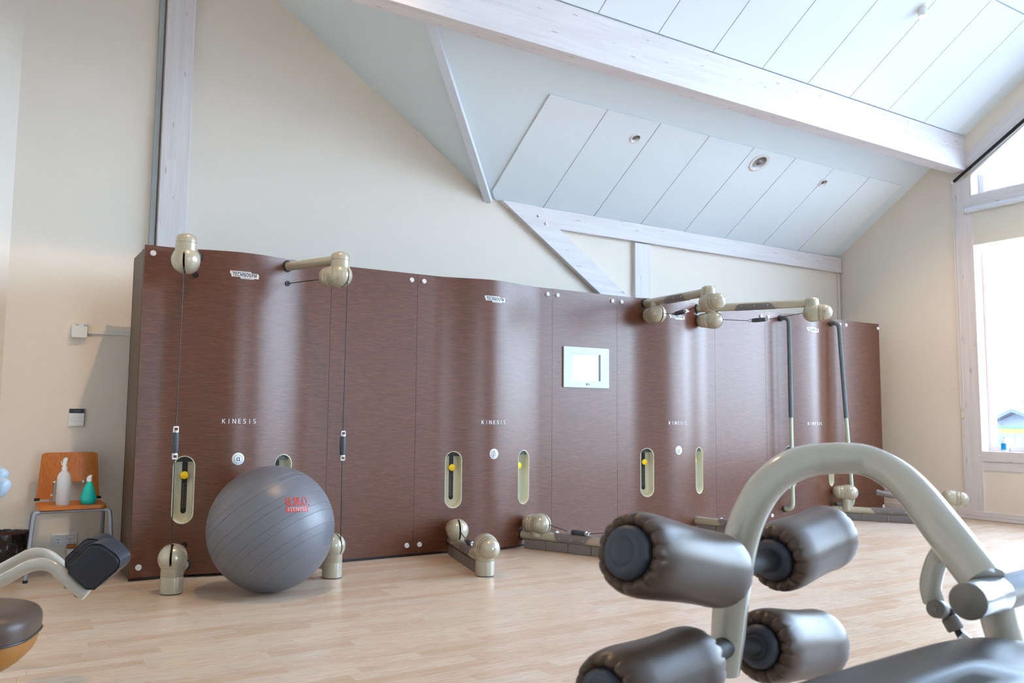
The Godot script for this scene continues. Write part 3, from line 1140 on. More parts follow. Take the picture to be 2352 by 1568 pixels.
func handle(label: String, a: Vector3, e: Vector3, grip_len := 0.12) -> void:
	# a grip bar with a metal clevis at both ends, lying from a to e
	var t := thing("pull_bar", label, "grip", (a + e) / 2, 0.0, "cable grips of the training wall")
	var d := (e - a).normalized()
	var l := a.distance_to(e) / 2
	var g := grip_len / 2
	var xf := frame_y(d, Vector3.ZERO)
	var b := MB.new()
	b.lathe([Vector2(0, -g), Vector2(0.0155, -g), Vector2(0.0175, -g + 0.006), Vector2(0.0195, -g * 0.3), Vector2(0.0195, g * 0.3), Vector2(0.0175, g - 0.006), Vector2(0.0155, g), Vector2(0, g)], 18, xf)
	obj("grip", b.done(), M.grip, t)
	for s in [-1.0, 1.0]:
		b = MB.new()
		b.lathe([Vector2(0, 0), Vector2(0.0165, 0), Vector2(0.0165, s * 0.01), Vector2(0.01, s * 0.013), Vector2(0, s * 0.013)], 14, xf.translated_local(V(0, s * g, 0)))
		for k in [-1.0, 1.0]:
			b.box(xf * V(k * 0.0125, s * (g + 0.018), 0), V(0.005, l - g, 0.018), 0.001, xf.basis)
		b.box(xf * V(0, s * (l - 0.004), 0), V(0.03, 0.008, 0.018), 0.001, xf.basis)
		obj("clevis", b.done(), M.steel, t)

func short_arm(root: Node, mx: float, hx: float, hz: float) -> void:
	# type one: a short arm high up and its twin on the floor; local coordinates of the station
	var mz := bump(mx)
	var yaw := atan2(hx - mx, hz - mz)
	var d := V(sin(yaw), 0, cos(yaw))
	var m := V(mx, 2.062, mz)
	var h := V(hx, 2.062, hz)
	var b := MB.new()
	b.tube([m - d * 0.02, h], 0.031, 20, false)
	b.lathe([Vector2(0.0, 0.05), Vector2(0.03, 0.048), Vector2(0.052, 0.038), Vector2(0.06, 0.022), Vector2(0.061, -0.004), Vector2(0.0585, -0.006), Vector2(0.0585, -0.008), Vector2(0.062, -0.01), Vector2(0.063, -0.09)], 28, Transform3D(Basis(), h))
	var arm := obj("upper_arm", b.done(), M.pearl, root)
	b = MB.new()
	b.lathe([Vector2(0.0, 0.0), Vector2(0.043, 0.0), Vector2(0.043, 0.012), Vector2(0.037, 0.016), Vector2(0.031, 0.016)], 22, frame_y(d, m - d * 0.012))
	obj("collar", b.done(), M.rubber, arm)
	put_head(arm, V(hx, 1.953, hz), yaw)
	# floor twin
	b = MB.new()
	b.lathe([Vector2(0.0, 0.006), Vector2(0.063, 0.006), Vector2(0.064, 0.012), Vector2(0.064, 0.098), Vector2(0.061, 0.1), Vector2(0.061, 0.102), Vector2(0.063, 0.104), Vector2(0.063, 0.18)], 28, Transform3D(Basis(), V(hx, 0, hz)))
	b.tube([V(mx, 0.08, mz), V(hx, 0.075, hz)], 0.033, 18, false)
	arm = obj("lower_arm", b.done(), M.pearl, root)
	b = MB.new()
	b.lathe([Vector2(0, 0), Vector2(0.061, 0.0), Vector2(0.061, 0.0065), Vector2(0, 0.0065)], 28, Transform3D(Basis(), V(hx, 0, hz)))
	obj("foot_pad", b.done(), M.rubber, arm)
	b = MB.new()
	b.lathe([Vector2(0.0, 0.0), Vector2(0.043, 0.0), Vector2(0.043, 0.014), Vector2(0.033, 0.016)], 22, frame_y(d, V(mx, 0.08, mz) - d * 0.01))
	obj("collar", b.done(), M.rubber, arm)
	put_head(arm, V(hx, 0.2, hz), yaw)
	# cable ports in the face
	for y in [1.942, 0.205]:
		b = MB.new()
		b.lathe([Vector2(0, 0.004), Vector2(0.012, 0.004), Vector2(0.018, 0.006), Vector2(0.019, 0.0)], 18, frame_y(V(-slope(mx), 0, 1), V(mx, y, mz)))
		obj("cable_port", b.done(), M.black, root)
	cable(root, [V(mx, 1.942, mz), h + V(0, -0.118, 0) - d * 0.16])
	cable(root, [V(mx, 0.205, mz), V(hx, 0.2, hz) - d * 0.16])

func saddle(arm: Node, p0: Vector3, d: Vector3, r: float, l: float, turned := 0.0) -> void:
	# grey pad wrapped round part of a tube, its ends cut to a curve
	var b := MB.new()
	var up := V(0, 1, 0)
	var s := d.cross(up).normalized()
	b.grid(14, 20, func(a: float, t: float):
		var ang := lerpf(-2.1, 2.1, t) + turned
		var k := absf(t - 0.5) * 2.0
		var cut := 0.05 * k * k
		var x := lerpf(cut, l - cut, a)
		return p0 + d * x + (up * cos(ang) + s * sin(ang)) * r)
	obj("grip_pad", b.done(), M.pad_grey, arm)
	b = MB.new()
	for x in [0.18, 0.5, 0.82]:
		for k in [-1.0, 1.0]:
			var ang: float = 1.5 * k + turned
			var nn := up * cos(ang) + s * sin(ang)
			b.lathe([Vector2(0, 0.003), Vector2(0.004, 0.002), Vector2(0.005, 0)], 8, frame_y(nn, p0 + d * l * x + nn * r))
	obj("pad_rivets", b.done(), M.steel, arm)

func long_arm(root: Node, mx: float, ang: float, length: float, high: bool, tall := 0.0) -> Array:
	# type two: a long arm carrying one head near the wall and one at its end; returns both cable points
	var mz := bump(mx)
	var d := V(sin(ang), 0, cos(ang))
	var b := MB.new()
	if high:
		var m := V(mx, 2.065, mz)
		var e := m + d * length
		b.tube([m - d * 0.02, e], 0.036, 22, false)
		b.lathe([Vector2(0.0, 0.052), Vector2(0.03, 0.05), Vector2(0.052, 0.04), Vector2(0.06, 0.022), Vector2(0.062, -0.02), Vector2(0.063, -0.07)], 28, Transform3D(Basis(), e))
		var near := m + d * 0.13
		b.lathe([Vector2(0.05, 0.0), Vector2(0.05, -0.03), Vector2(0.055, -0.07)], 24, Transform3D(Basis(), near))
		var arm := obj("upper_arm", b.done(), M.pearl, root)
		b = MB.new()
		b.lathe([Vector2(0.0, 0.0), Vector2(0.048, 0.0), Vector2(0.048, 0.012), Vector2(0.042, 0.016), Vector2(0.036, 0.016)], 22, frame_y(d, m - d * 0.012))
		obj("collar", b.done(), M.rubber, arm)
		saddle(arm, m + d * length * 0.34, d, 0.0385, length * 0.36, PI)
		var n0 := near + V(0, -0.113, 0) + d * 0.03
		var n1 := e + V(0, -0.088, 0)
		put_head(arm, n0, ang)
		put_head(arm, n1, ang + PI)
		b = MB.new()
		b.lathe([Vector2(0, 0.004), Vector2(0.012, 0.004), Vector2(0.018, 0.006), Vector2(0.019, 0.0)], 18, frame_y(V(-slope(mx), 0, 1), V(mx, 1.942, mz)))
		obj("cable_port", b.done(), M.black, root)
		return [n0 + d * 0.078, n1 - d * 0.078]
	var m := V(mx, 0.1, mz)
	var e := m + d * length
	b.tube([m - d * 0.02, e - d * 0.03], 0.038, 22, false)
	b.lathe([Vector2(0.0, 0.006), Vector2(0.063, 0.006), Vector2(0.064, 0.012), Vector2(0.064, 0.096 + tall), Vector2(0.061, 0.098 + tall), Vector2(0.061, 0.1 + tall), Vector2(0.063, 0.102 + tall), Vector2(0.063, 0.18 + tall)], 28, Transform3D(Basis(), V(e.x, 0, e.z)))
	var near := m + d * 0.15
	b.lathe([Vector2(0.056, 0.0), Vector2(0.055, 0.05), Vector2(0.05, 0.07 + tall), Vector2(0.055, 0.1 + tall)], 24, Transform3D(Basis(), near))
	var arm := obj("lower_arm", b.done(), M.pearl, root)
	b = MB.new()
	b.lathe([Vector2(0, 0), Vector2(0.061, 0.0), Vector2(0.061, 0.0065), Vector2(0, 0.0065)], 28, Transform3D(Basis(), V(e.x, 0, e.z)))
	obj("foot_pad", b.done(), M.rubber, arm)
	b = MB.new()
	b.lathe([Vector2(0.0, 0.0), Vector2(0.048, 0.0), Vector2(0.048, 0.012), Vector2(0.042, 0.016), Vector2(0.036, 0.016)], 22, frame_y(d, m - d * 0.012))
	obj("collar", b.done(), M.rubber, arm)
	saddle(arm, m + d * length * 0.34, d, 0.0405, length * 0.36)
	# skirt of short grey blocks under the tube
	var k := 4
	var run := length - 0.1
	for i in k:
		b = MB.new()
		var c := m + d * (0.04 + run * (i + 0.5) / k)
		b.box(V(c.x, 0.036, c.z), V(0.075, 0.07, run / k - 0.004), 0.003, Basis(V(0, 1, 0), ang))
		obj("skirt_block", b.done(), M.pad_grey, arm)
	var n0 := near + V(0, 0.095 + tall, 0) + d * 0.03
	var n1 := V(e.x, 0.19 + tall * 0.85, e.z)
	put_head(arm, n0, ang)
	put_head(arm, n1, ang + PI)
	return [n0 + d * 0.078, n1 - d * 0.078]

func station(i: int, x0: float, x1: float, label: String, letter: String) -> Node3D:
	var sc: float = SC[i]
	var root := thing("cable_station", label, "training station", V(sc, 0, ZF), 0.0, "cable stations of the training wall")
	var slots := [[-0.32, 0.0645, 0.339, 0.766], [0.32, 0.0645, 0.339, 0.766]]
	obj("face_panel", panel_mesh(x0 - sc + 0.001, x1 - sc - 0.001, slots, true, Vector2(i * 0.37, i * 0.61)), M.wood_wall, root)
	carcass(root, x0 - sc, x1 - sc, i == 0)
	buttons(root, [x0 - sc + 0.051, x1 - sc - 0.051])
	for s in slots:
		var nn := V(-slope(s[0]), 0, 1).normalized()
		var bs := Basis(V(0, 1, 0).cross(nn), V(0, 1, 0), nn)
		var at := V(s[0], 0.5525, bump(s[0]))
		var tr := obj("weight_selector", protos.tray, M.tray, root, at, bs)
		obj("channel", protos.channel, M.black, tr)
		obj("notch_ladder", protos.ladder, M.disc_grey, tr)
		obj("scale_marks", protos.scale, M.tray, tr)
		obj("selector_knob", protos.knob, M.yellow, tr, V(0, 0.09, 0))
	# lettering and marks, laid on the curve
	var on := func(p: Vector3, y: float, lift: float): return V(p.x, y + p.y, bump(p.x) + lift + p.z)
	var b := MB.new()
	var word := "KINESIS"
	for k in 7:
		var b2 := -0.1005 + 0.0335 * k
		if word[k] == "I":
			b.box(on.call(V(b2, 0, 0), 0.99, 0.0012), V(0.0036, 0.0305, 0.001))
		else:
			b.text(word[k], 0.042, 0.001, func(p: Vector3): return on.call(V(p.x + b2, p.y, p.z), 0.99, 0.001))
	obj("lettering", b.done(), M.white_disc, root)
	b = MB.new()
	b.lathe([Vector2(0, 0.003), Vector2(0.037, 0.003), Vector2(0.04, 0.0)], 32, frame_y(V(0, 0, 1), V(0, 0.745, bump(0))))
	var disc := obj("emblem_disc", b.done(), M.white_disc, root)
	b = MB.new()
	b.lathe([Vector2(0.0265, 0.003), Vector2(0.0265, 0.0038), Vector2(0.0285, 0.0038), Vector2(0.0285, 0.003)], 32, frame_y(V(0, 0, 1), V(0, 0.745, bump(0))))
	b.text(letter, 0.048, 0.001, func(p: Vector3): return V(p.x, 0.748 + p.y, bump(0) + 0.0036 + p.z))
	obj("emblem", b.done(), M.cap_blue, disc)
	# maker's plate: stepped white outline with dark lettering and two rules
	b = MB.new()
	var flatp := MB.new()
	var top_y := [Vector2(-0.095, 0.022), Vector2(0.038, 0.022), Vector2(0.046, 0.014), Vector2(0.088, 0.014), Vector2(0.095, 0.006)]
	var low_y := [Vector2(-0.095, 0.007), Vector2(-0.086, -0.001), Vector2(-0.085, -0.016), Vector2(-0.03, -0.016), Vector2(-0.025, -0.027), Vector2(0.06, -0.027), Vector2(0.062, -0.02), Vector2(0.095, -0.02)]
	var at_x := func(line: Array, x: float) -> float:
		for k in line.size() - 1:
			if x <= line[k + 1].x + 1e-6:
				return lerpf(line[k].y, line[k + 1].y, clampf((x - line[k].x) / (line[k + 1].x - line[k].x), 0, 1))
		return line[-1].y
	var cols := []
	for k in 39:
		cols.append(-0.095 + 0.005 * k)
	cols += [-0.086, 0.038, 0.046, 0.062]
	cols.sort()
	for k in cols.size() - 1:
		var xa: float = cols[k]
		var xb: float = cols[k + 1]
		if xb - xa < 1e-5:
			continue
		var fa: Vector3 = on.call(V(xa, at_x.call(low_y, xa), 0), 1.9625, 0.0022)
		var fb: Vector3 = on.call(V(xb, at_x.call(low_y, xb), 0), 1.9625, 0.0022)
		var fc: Vector3 = on.call(V(xb, at_x.call(top_y, xb), 0), 1.9625, 0.0022)
		var fd: Vector3 = on.call(V(xa, at_x.call(top_y, xa), 0), 1.9625, 0.0022)
		flatp.flat([fa, fb, fc, fd], V(0, 0, 1))
		var back := V(0, 0, -0.0024)
		flatp.flat([fd, fc, fc + back, fd + back], V(0, 1, 0))
		flatp.flat([fa, fb, fb + back, fa + back], V(0, -1, 0))
	var pl := obj("maker_plate", flatp.done(), M.white_disc, root)
	b = MB.new()
	b.text("TECHNOGYM", 0.0345, 0.001, func(p: Vector3): return on.call(V(p.x * 0.75 + 0.002, p.y, p.z), 1.9615, 0.0028), true)
	var rule := MB.new()
	for q in [[-0.088, 0.03, 0.0155], [-0.018, 0.056, -0.0215]]:
		for k in 8:
			var xa: float = lerpf(q[0], q[1], k / 8.0)
			var xb: float = lerpf(q[0], q[1], (k + 1) / 8.0)
			rule.box(V((xa + xb) / 2, q[2], 0.0005), V(xb - xa, 0.0022, 0.001))
	for k in rule.v.size():
		rule.v[k] = on.call(rule.v[k], 1.9625, 0.0028)
	for k in rule.v.size():
		b.v.append(rule.v[k]); b.n.append(rule.n[k]); b.u.append(rule.u[k]); b.c.append(rule.c[k])
	obj("plate_lettering", b.done(), M.cap_blue, pl)
	return root

func filler(x0: float, x1: float, label: String, right := false) -> Node3D:
	var root := thing("filler_panel", label, "wall panel", V((x0 + x1) / 2, 0, ZF), 0.0, "flat panels of the training wall")
	var h := (x1 - x0) / 2
	obj("face_panel", panel_mesh(-h + 0.001, h - 0.001, [], false, Vector2(x0 * 0.7, x0 * 0.3)), M.wood_wall, root)
	carcass(root, -h, h, false, right)
	buttons(root, [-h + 0.053, h - 0.053] if not right else [-h + 0.055, h - 0.022])
	return root

func training_wall() -> void:
	make_protos()
	var z := ZF
	# station one: short arms, cables hanging with a handle
	var s := station(0, 0.855, 2.105, "leftmost brown cable station, with two short arms and hanging cables", "α")
	short_arm(s, -0.3, -0.455, 0.49)
	short_arm(s, 0.31, 0.515, 0.49)
	for q in [[-0.455, 0.49, 0.963, 0.773], [0.515, 0.49, 0.935, 0.745]]:
		var yaw: float = -0.3 if q[0] < 0 else 0.4
		var fx: float = q[0] + sin(yaw) * 0.074
		var fz: float = q[1] + cos(yaw) * 0.074
		cable(s, [V(fx, 1.9, fz), V(fx - 0.005, q[2], fz)])
		cable(s, [V(fx - 0.005, q[3], fz), V(fx - 0.002, 0.24, fz)])
	var yaw0 := -0.3
	handle("grey cable handle hanging at the left end of the training wall", V(SC[0] - 0.46 + sin(yaw0) * 0.074, 0.963, z + 0.49 + cos(yaw0) * 0.074), V(SC[0] - 0.46 + sin(yaw0) * 0.074, 0.773, z + 0.49 + cos(yaw0) * 0.074))
	var yaw1 := 0.4
	handle("grey cable handle hanging above the exercise ball's right side", V(SC[0] + 0.51 + sin(yaw1) * 0.074, 0.935, z + 0.49 + cos(yaw1) * 0.074), V(SC[0] + 0.51 + sin(yaw1) * 0.074, 0.745, z + 0.49 + cos(yaw1) * 0.074))
	filler(2.105, 2.79, "flat brown wall panel right of the first cable station")
	# station two: long arms on the floor
	s = station(1, 2.79, 4.045, "second brown cable station from the left, with both arms on the floor", "β")
	for q in [[-0.325, -0.26, 0.93, "grey cable handle behind the floor post of the second station"], [0.315, 0.36, 0.93, "grey cable handle just above the floor tube right of the second station"]]:
		var p := long_arm(s, q[0], q[1], q[2], false)
		hang(s, p, q[3], 0.035)
	var sp := filler(4.045, 4.745, "flat brown wall panel with a screen set into it")
	screen()
	# station three: long arms up high
	s = station(2, 4.745, 5.955, "third brown cable station from the left, with two long arms at the top", "γ")
	for q in [[-0.32, -0.06, 0.82, "grey cable handle hanging between the heads of the first high arm"], [0.32, 0.53, 1.03, "grey cable handle hanging under the rightmost high arm"]]:
		var p := long_arm(s, q[0], q[1], q[2], true)
		hang(s, p, q[3], 0.03)
	floor_rail(s, 0.26, 0.2, 0.8)
	filler(5.955, 6.665, "flat brown wall panel between the third and fourth cable stations")
	# station four: upright bars and long arms on the floor
	s = station(3, 6.665, 7.91, "rightmost brown cable station, with two upright grab bars", "δ")
	var p := long_arm(s, 0.315, 0.575, 1.1, false, 0.085)
	grab_bar(s, -0.4, 0.0)
	grab_bar(s, 0.4, 0.09)
	cable(s, [p[0], p[0].lerp(p[1], 0.24)])
	cable(s, [p[0].lerp(p[1], 0.8), p[1]])
	var c: Vector3 = s.position
	var bar := thing("cable_bar", "long grey padded bar lying above the rightmost floor tube", "bar", c + p[0].lerp(p[1], 0.5))
	var b := MB.new()
	var dd: Vector3 = p[1] - p[0]
	b.tube(smooth([dd * -0.27 + V(0, 0.02, 0), dd * -0.1 + V(0, -0.004, 0), dd * 0.12 + V(0, -0.004, 0), dd * 0.32 + V(0, 0.015, 0)]), 0.028, 18)
	obj("grip", b.done(), M.pad_grey, bar)
	b = MB.new()
	for e in [dd * -0.27 + V(0, 0.02, 0), dd * 0.32 + V(0, 0.015, 0)]:
		b.lathe([Vector2(0, -0.01), Vector2(0.02, -0.01), Vector2(0.02, 0.01), Vector2(0, 0.01)], 14, frame_y(dd, e))
	obj("end_plug", b.done(), M.grip, bar)
	filler(7.91, 8.56, "flat dark red brown panel at the right end of the training wall", true)

func floor_rail(root: Node, mx: float, ang: float, length: float) -> void:
	# a low tube without heads, folded against the floor
	var d := V(sin(ang), 0, cos(ang))
	var m := V(mx, 0.1, bump(mx))
	var b := MB.new()
	b.tube([m - d * 0.02, m + d * (length - 0.03), m + d * length], [0.038, 0.038, 0.025], 22)
	var arm := obj("lower_arm", b.done(), M.pearl, root)
	b = MB.new()
	b.lathe([Vector2(0.0, 0.0), Vector2(0.048, 0.0), Vector2(0.048, 0.012), Vector2(0.042, 0.016), Vector2(0.036, 0.016)], 22, frame_y(d, m - d * 0.012))
	obj("collar", b.done(), M.rubber, arm)
	saddle(arm, m + d * length * 0.3, d, 0.0405, length * 0.4)
	for i in 4:
		b = MB.new()
		var c := m + d * (0.04 + (length - 0.05) * (i + 0.5) / 4)
		b.box(V(c.x, 0.036, c.z), V(0.075, 0.07, (length - 0.05) / 4 - 0.004), 0.003, Basis(V(0, 1, 0), ang))
		obj("skirt_block", b.done(), M.pad_grey, arm)

func hang(s: Node3D, p: Array, label: String, sag: float) -> void:
	# a handle on the cable between two heads
	var a: Vector3 = p[0]
	var e: Vector3 = p[1]
	var d: Vector3 = (e - a).normalized()
	var l := a.distance_to(e)
	var mid := a.lerp(e, 0.46) + V(0, -sag, 0)
	var h0 := mid - d * 0.09
	var h1 := mid + d * 0.09
	cable(s, [a, h0])
	cable(s, [h1, e])
	handle(label, s.position + h0, s.position + h1)
	l = l

func grab_bar(s: Node3D, x: float, lean: float) -> void:
	var z := bump(x)
	var b := MB.new()
	var top := []
	var low := []
	for i in 7:
		var a := PI / 2 * i / 6.0
		top.append(V(x, 2.0 + 0.06 * cos(a) - 0.0, z + 0.045 + 0.06 * sin(a)))
		low.append(V(x + lean * 0.3, 0.2 - 0.06 * sin(a), z + lean + 0.045 + 0.06 * cos(a)))
	var at := V(x + lean * 0.16, 1.05, z + 0.105 + lean * 0.5)
	b.tube([at, low[0]] + low.slice(1) + [V(x + lean * 0.3, 0.14, z - 0.01)], 0.0185, 16, false)
	var bar := obj("grab_bar", b.done(), mat(176, 192, 170, 0.4), s)
	b = MB.new()
	b.tube([V(x, 2.06, z - 0.01)] + top + [at], 0.0225, 16, true)
	obj("foam_sleeve", b.done(), mat(92, 104, 108, 0.7), bar)
	b = MB.new()
	for y in [2.06, 0.14]:
		b.lathe([Vector2(0.034, -0.004), Vector2(0.034, 0.008), Vector2(0.024, 0.011), Vector2(0.02, 0.011)], 18, frame_y(V(0, 0, 1), V(x + (lean * 0.3 if y < 1 else 0.0), y, z)))
	obj("collar", b.done(), M.rubber, bar)

func screen() -> void:
	var t := thing("wall_screen", "white framed square screen set into the training wall", "screen", V(4.4, 1.46, ZF))
	var b := MB.new()
	# frame of four mitred pieces round the opening, square to the wall
	var o := [Vector2(-0.243, -0.172), Vector2(0.243, -0.172), Vector2(0.243, 0.172), Vector2(-0.243, 0.172)]
	var n := [Vector2(-0.152, -0.114), Vector2(0.148, -0.114), Vector2(0.148, 0.114), Vector2(-0.152, 0.114)]
	for i in 4:
		var j := (i + 1) % 4
		b.prism(PackedVector2Array([o[i], o[j], n[j], n[i]]), -0.002, 0.014)
	obj("bezel", b.done(), M.bezel, t)
	b = MB.new()
	b.box(V(-0.002, 0, 0.002), V(0.3, 0.228, 0.006))
	obj("screen_face", b.done(), M.screen_face, t)
	b = MB.new()
	b.box(V(0.1425, 0, 0.006), V(0.012, 0.226, 0.006))
	obj("screen_edge", b.done(), M.display, t)
	b = MB.new()
	b.box(V(0.008, -0.142, 0.0145), V(0.034, 0.018, 0.003), 0.001)
	obj("badge", b.done(), M.cap_blue, t)
	b = MB.new()
	b.text("TG", 0.018, 0.001, func(p: Vector3): return V(0.008 + p.x, -0.142 + p.y, 0.0165 + p.z), true)
	obj("badge_lettering", b.done(), M.white_disc, t)

# ------------------------------------------------------------------ loose things
func ball() -> void:
	var R := 0.366
	var c := V(1.514, R, -5.018)
	var t := thing("exercise_ball", "large grey exercise ball with red print on the floor", "ball", c)
	var axis := V(-0.42, 0.78, -0.47).normalized()
	var b := MB.new()
	var pr := []
	var grooves := [-0.9, -0.68, -0.55, -0.34, -0.22, -0.02, 0.1, 0.34, 0.46, 0.7]
	var lat := -PI / 2
	var cuts := []
	for i in 73:
		cuts.append(-PI / 2 + PI * i / 72.0)
	for g in grooves:
		for e in [-0.0062, -0.006, -0.0034, -0.0032, 0.0, 0.0032, 0.0034, 0.006, 0.0062]:
			cuts.append(g + e)
	cuts.sort()
	for a in cuts:
		var r := R
		for g in grooves:
			var d := absf(a - g)
			if d < 0.0033:
				r -= 0.0015 * (1.0 - d / 0.0033)
		pr.append(Vector2(r * cos(a), r * sin(a)))
	lat = lat
	b.lathe(pr, 72, frame_y(axis, Vector3.ZERO))
	obj("shell", b.done(), M.ball, t)
	b = MB.new()
	b.lathe([Vector2(0, R + 0.0025), Vector2(0.012, R + 0.002), Vector2(0.014, R - 0.002)], 16, frame_y(axis, Vector3.ZERO))
	obj("valve_plug", b.done(), M.grip, t)
	# print: two lines of lettering wrapped onto the ball
	var f := (V(0, 1.03, 0) - c).normalized()
	var right := V(0, 1, 0).cross(f).normalized()
	var up := f.cross(right)
	var mid := (f * 1.0 + right * 0.42 + up * 0.37).normalized()
	var e1 := (right - mid * right.dot(mid)).normalized()
	e1 = e1.rotated(mid, 0.17)
	var e2 := mid.cross(e1)
	var wrap := func(x: float, y: float, lift: float): return (mid + (e1 * x + e2 * y) / R).normalized() * (R + lift)
	b = MB.new()
	for q in [["U", -0.046, true], [".", -0.02, true], ["N", 0.004, true], [".", 0.03, true], ["O", 0.054, false], [".", 0.08, false]]:
		var dx: float = q[1]
		b.text(q[0], 0.062, 0.0008, func(p: Vector3): return wrap.call(p.x * 0.85 + dx, p.y * 1.15 + (0.028 if q[0] != "." else 0.028), 0.0012 + p.z), q[2])
	var plate := MB.new()
	plate.grid(12, 4, func(s: float, q: float): return wrap.call(lerpf(-0.066, 0.07, s), lerpf(-0.033, -0.005, q), 0.0009))
	for k in plate.v.size():
		b.v.append(plate.v[k]); b.n.append(plate.n[k]); b.u.append(plate.u[k]); b.c.append(plate.c[k])
	var pt := obj("print", b.done(), M.red_print, t)
	b = MB.new()
	b.text("FITNESS", 0.031, 0.0006, func(p: Vector3): return wrap.call(p.x + 0.002, p.y - 0.019, 0.0018 + p.z), true)
	obj("print_letters", b.done(), mat(170, 170, 172, 0.4), pt)

func rounded(w: float, h: float, r: float, seg := 5) -> PackedVector2Array:
	var q := PackedVector2Array()
	for k in 4:
		var cx := (w / 2 - r) * (1 if k == 0 or k == 3 else -1)
		var cy := (h / 2 - r) * (1 if k < 2 else -1)
		for i in seg + 1:
			var a := PI / 2 * k + PI / 2 * i / seg
			q.append(Vector2(cx + r * cos(a), cy + r * sin(a)))
	return q

func chair() -> void:
	var t := thing("chair", "wooden stacking chair with grey tube legs against the wall", "chair", V(0.552, 0, -6.18))
	var b := MB.new()
	# seat board
	var q := rounded(0.385, 0.37, 0.05)
	b.prism(q, -0.012, 0.012, Transform3D(Basis(V(1, 0, 0), V(0, 0, -1), V(0, 1, 0)), V(0, 0.441, 0.0)), 0.003)
	obj("seat", b.done(), M.ply, t)
	# back: a board with a wide notch in its lower edge, a little curved and raked
	b = MB.new()
	var outline := func(s: float) -> Array:
		# half width at height s of 0..1, and the notch half width
		return [lerpf(0.179, 0.165, s), 0.094]
	b.grid(26, 24, func(a: float, k: float):
		var o: Array = outline.call(a)
		var x: float = lerpf(-1.0, 1.0, k)
		var corner := 0.0
		if a > 0.9:
			corner = 0.03 * (1.0 - sqrt(maxf(0.0, 1.0 - pow((a - 0.9) / 0.1, 2))))
		x = x * (o[0] - corner)
		return V(x, 0.468 + 0.305 * lerpf(0.36, 1.0, a), 0.02 - 0.35 * x * x - 0.02 * lerpf(0.36, 1.0, a)))
	for side in [-1.0, 1.0]:
		b.grid(10, 8, func(a: float, k: float):
			var hw := lerpf(0.187, 0.179, a)
			var x: float = lerpf(0.094 if side > 0 else -hw, hw if side > 0 else -0.094, k)
			return V(x, 0.468 + 0.305 * 0.36 * a, 0.02 - 0.35 * x * x - 0.02 * a * 0.36))
	var front := b.v.size()
	for i in range(0, front, 3):
		for k in [0, 2, 1]:
			b.vert(b.v[i + k] - V(0, 0, 0.012), -b.n[i + k], b.u[i + k])
	obj("backrest", b.done(), M.ply, t, V(0, 0, -0.2))
	b = MB.new()
	for p in [V(-0.085, 0.578, 0), V(-0.1, 0.494, 0), V(0.085, 0.578, 0), V(0.1, 0.494, 0)]:
		b.lathe([Vector2(0, 0.004), Vector2(0.005, 0.004), Vector2(0.009, 0)], 10, frame_y(V(0, 0, 1), p + V(0, 0, -0.184 - 0.35 * p.x * p.x)))
	obj("back_screws", b.done(), M.white_disc, t)
	for s in [-1.0, 1.0]:
		b = MB.new()
		b.box(V(s * 0.182, 0.468, -0.195), V(0.034, 0.018, 0.02), 0.004)
		obj("corner_cap", b.done(), M.rubber, t)
	# legs: each side a bent tube, front leg and rear leg joined under the seat, plus a riser to the back
	for s in [-1.0, 1.0]:
		b = MB.new()
		b.tube(smooth([V(s * 0.185, 0.418, 0.16), V(s * 0.205, 0.414, 0.168), V(s * 0.214, 0.39, 0.172), V(s * 0.222, 0.3, 0.176), V(s * 0.241, 0.012, 0.184)]), 0.0125, 14)
		obj("leg", b.done(), M.leg_grey, t)
		b = MB.new()
		b.tube(smooth([V(s * 0.185, 0.418, 0.12), V(s * 0.2, 0.412, 0.02), V(s * 0.205, 0.39, -0.1), V(s * 0.21, 0.3, -0.14), V(s * 0.222, 0.012, -0.26)]), 0.0125, 14)
		obj("leg", b.done(), M.leg_grey, t)
		b = MB.new()
		b.tube(smooth([V(s * 0.1, 0.418, 0.1), V(s * 0.1, 0.418, -0.12), V(s * 0.1, 0.44, -0.18), V(s * 0.1, 0.49, -0.205), V(s * 0.092, 0.6, -0.215)]), 0.009, 12)
		obj("back_riser", b.done(), M.leg_grey, t)
		for f in [V(s * 0.241, 0.008, 0.184), V(s * 0.222, 0.008, -0.26)]:
			b = MB.new()
			b.lathe([Vector2(0, -0.008), Vector2(0.014, -0.008), Vector2(0.0145, 0.008), Vector2(0.0125, 0.01)], 12, Transform3D(Basis(), f))
			obj("foot_cap", b.done(), M.rubber, t)
	b = MB.new()
	b.tube([V(-0.19, 0.418, 0.14), V(0.19, 0.418, 0.14)], 0.01, 12)
	b.tube([V(-0.19, 0.418, -0.06), V(0.19, 0.418, -0.06)], 0.01, 12)
	obj("cross_tube", b.done(), M.leg_grey, t)
	# bottles on the seat
	var bt := thing("spray_bottle", "tall milky white spray bottle on the wooden chair", "bottle", V(0.5, 0.453, -6.1), -0.3, "spray bottles on the chair")
	b = MB.new()
	b.lathe([Vector2(0, 0), Vector2(0.038, 0), Vector2(0.041, 0.004), Vector2(0.041, 0.165), Vector2(0.039, 0.18), Vector2(0.03, 0.2), Vector2(0.017, 0.214), Vector2(0.014, 0.222), Vector2(0.014, 0.226)], 28)
	obj("body", b.done(), M.milky, bt)
	b = MB.new()
	b.lathe([Vector2(0.017, 0.218), Vector2(0.0175, 0.236), Vector2(0.012, 0.242), Vector2(0.011, 0.262)], 16)
	b.prism(PackedVector2Array([Vector2(-0.013, 0.252), Vector2(0.011, 0.252), Vector2(0.014, 0.276), Vector2(0.017, 0.29), Vector2(0.012, 0.3), Vector2(0.0, 0.298), Vector2(-0.009, 0.288)]), -0.01, 0.01, Transform3D.IDENTITY, 0.002)
	b.box(V(-0.019, 0.262, 0), V(0.006, 0.03, 0.01), 0.002, Basis(V(0, 0, 1), 0.25))
